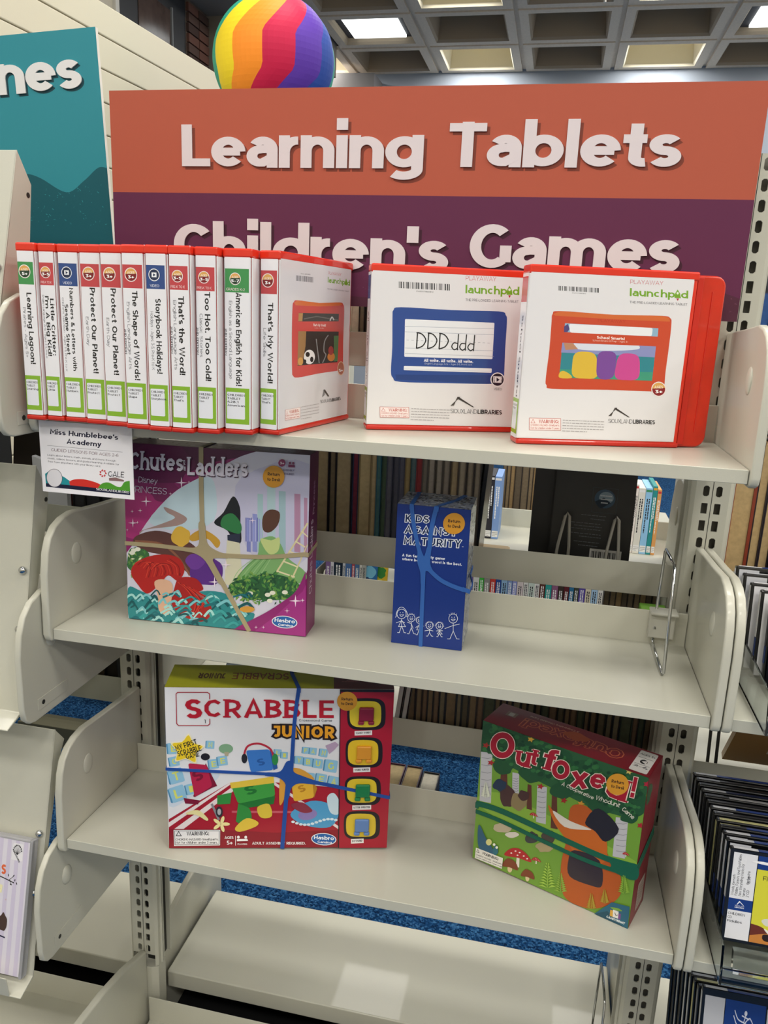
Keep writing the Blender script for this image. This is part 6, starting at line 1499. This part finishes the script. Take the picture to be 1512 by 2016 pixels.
for i, (x, y, z, H, c) in enumerate(((.494, -.062, 1.106, .130, '#d4d6dc'), (.5005, -.080, 1.106, .126, '#c8cad0'), (.507, -.098, 1.105, .120, '#dcdce0'), (.515, -.120, 1.105, .118, '#e2e2e4'), (.523, -.140, 1.105, .112, '#23252c'), (.527, -.160, 1.105, .108, '#17181c'))):
    disc_case(f'disc case in the right middle rack, {ORD[i]} from the back', x, y, z, LN, H=H, wcol=c)
LC = [('#b9bac0', '#1c3a80'), ('#8c8e96', '#2c2c30'), ('#1c1d22', '#1c1d22'), ('#c4c6cc', '#14244c'), ('#20222a', '#b4b4b8'), ('#1a1b20', '#22242c'), ('#d2d4d8', '#1c3a80'), ('#26282e', '#16181e'), ('#c9c48a', '#c9c48a'), ('#1c1d22', '#1c3a80'), ('#dcdde2', '#1c3a80'), ('#d0d2da', '#2a4488')]
for i, (wc, sc_) in enumerate(LC):
    k = i/11; disc_case(f'disc case in the right lower rack, {ORD[i]} from the back', .484+.017*k, -.045-.160*k, .769+.007*k, math.radians(-10), H=.129-.003*k, wcol=wc, strip=sc_)
disc_case('disc case with yellow and blue cover at the front of the right lower rack', .5020, -.222, .7775, math.radians(-9), face=fiddles, group='disc cases in the clear racks')
for i in range(8):
    k = i/7; wc, sc_ = LC[(i*5+2) % 12]; disc_case(f'disc case in the right base rack, {ORD[i]} from the back', .500+.010*k, -.06-.13*k, .317+.070*k, math.radians(-14), H=.25-.012*k, wcol=wc, strip=sc_)
disc_case('disc case with barcode label at the front of the right base rack', .5125, -.205, .392, math.radians(-14), H=.245, face=reader)

# ---------------------------------------------------------------- chrome wire supports
def wire_support(label, x, yb, zt, zb, dx=0):
    t = thing('wire_book_support', label, 'book support', (x, 0, 0))
    q = M(); q.tube([(-.004, yb-.006, zb+.026), (-.003, yb+.004, zt-.10), (0, yb+.012, zt-.004), (0, yb+.008, zt), (.001, yb-.07, zt+.001), (.001, yb-.077, zt-.004), (-.001, yb-.11, zb+.004), (-.002, yb-.108, zb+.002), (-.004, yb-.012, zb+.004), (-.004, yb-.004, zb+.008), (-.004, yb+.002, zb+.018)], .0022, 8)
    q.build('wire_loop', CHROME, t, smooth=True)
    c = M(); c.box(-.012, .024, yb-.006, yb+.008, zb+.012, zb+.052); c.box(-.012, .026, yb-.016, yb+.012, zb+.050, zb+.054); c.build('plastic_clip', mat('cloudy_plastic', '#c9c8bc', .3, trans=.25), t, bevel=.0015)
    return t
wire_support('chrome wire book support standing at the right end of the middle shelf', .402, -.028, 1.2425, 1.0992)
wire_support('chrome wire book support on the base shelf, at the lower edge right of centre', .400, .06, .445, .236)
# ---------------------------------------------------------------- picture book in a clear sleeve, lower left
t = thing('picture_book', 'pale striped picture book in a clear sleeve on the lowest sloping shelf', 'book', (-.694, -.311, .556), 0, rx=math.radians(-14))
BW, BH = .206, .205
q = M(); q.box(0, BW, 0, .008, 0, BH); q.build('cover', PAPER_W, t, bevel=.001)
q = M(); q.box(BW, BW+.005, -.002, .012, -.002, BH+.004); q.box(0, BW, -.001, .010, BH, BH+.004); q.build('clear_sleeve', mat('sleeve_plastic', '#d6d6da', .15, trans=.6), t, bevel=.001)
W_, H_ = BW*1000/.52, BH*1000/.72; p = Print(BW, BH, [(0, 0), (W_, 0), (W_, H_), (0, H_)])
p.fill('#d6d2dc')
for k in range(16): p.P([(W_-425+27*k, 0), (W_-412+27*k, 0), (W_-412+27*k, H_), (W_-425+27*k, H_)], '#c8c0d4')
p.RR([(W_-55, 6), (W_-22, 6), (W_-22, 42), (W_-58, 42)], 2, '#e2e0e4')
for a in range(9):
    a = -2.9+a*.33; p.L([(W_-40, 30), (W_-40+14*math.cos(a), 24+14*math.sin(a))], 1, '#3a3a3e'); p.E(W_-40+14*math.cos(a), 24+14*math.sin(a), 2, 2, '#3a3a3e', 8)
p.T('BRANCHES', (W_-54, 24), (W_-32, 46), 4.5, '#333', .26)
p.T('S', (W_-88, 76), (W_-72, 77), 22, '#d8643c', .26)
p.L(smooth([(W_-150, 74), (W_-110, 79), (W_-80, 83), (W_-42, 90)], 4), 2.2, '#2c2622'); p.L([(W_-60, 86), (W_-45, 76)], 1.2, '#2c2622'); p.L([(W_-56, 86), (W_-50, 96)], 1.2, '#2c2622')
for x, y in ((45, 75), (40, 84), (52, 94), (62, 76), (34, 90)): p.E(W_-x, y, 3, 1.4, '#2c2622', 8, x*7)
p.RR([(W_-110, 96), (W_-78, 99), (W_-80, 116), (W_-112, 113)], 2, '#e6dfb4'); p.T('ID', (W_-96, 111), (W_-86, 112), 7, '#333', .18)
for x, y, r, c in ((64, 128, 3, '#c89c7c'), (92, 190, 3, '#c89c7c'), (80, 165, 3, '#c89c7c'), (102, 120, 5, '#e0c464')): star(p, W_-x, y, r, c)
blob(p, W_-100, 200, 26, 30, '#c4342c', 3); blob(p, W_-68, 176, 14, 18, '#4a382c', 5); blob(p, W_-118, 175, 18, 20, '#d894b8', 6)
p.L([(W_-80, 205), (W_-56, 208)], 3, '#2c2a44'); p.L([(W_-95, 222), (W_-72, 228)], 3, '#2c2a44')
p.build('cover_print', t, INKG)
# ---------------------------------------------------------------- tidy
for o in list(bpy.data.objects):
    if o.name.startswith('wall_left') and o.type == 'EMPTY': bpy.data.objects.remove(o)
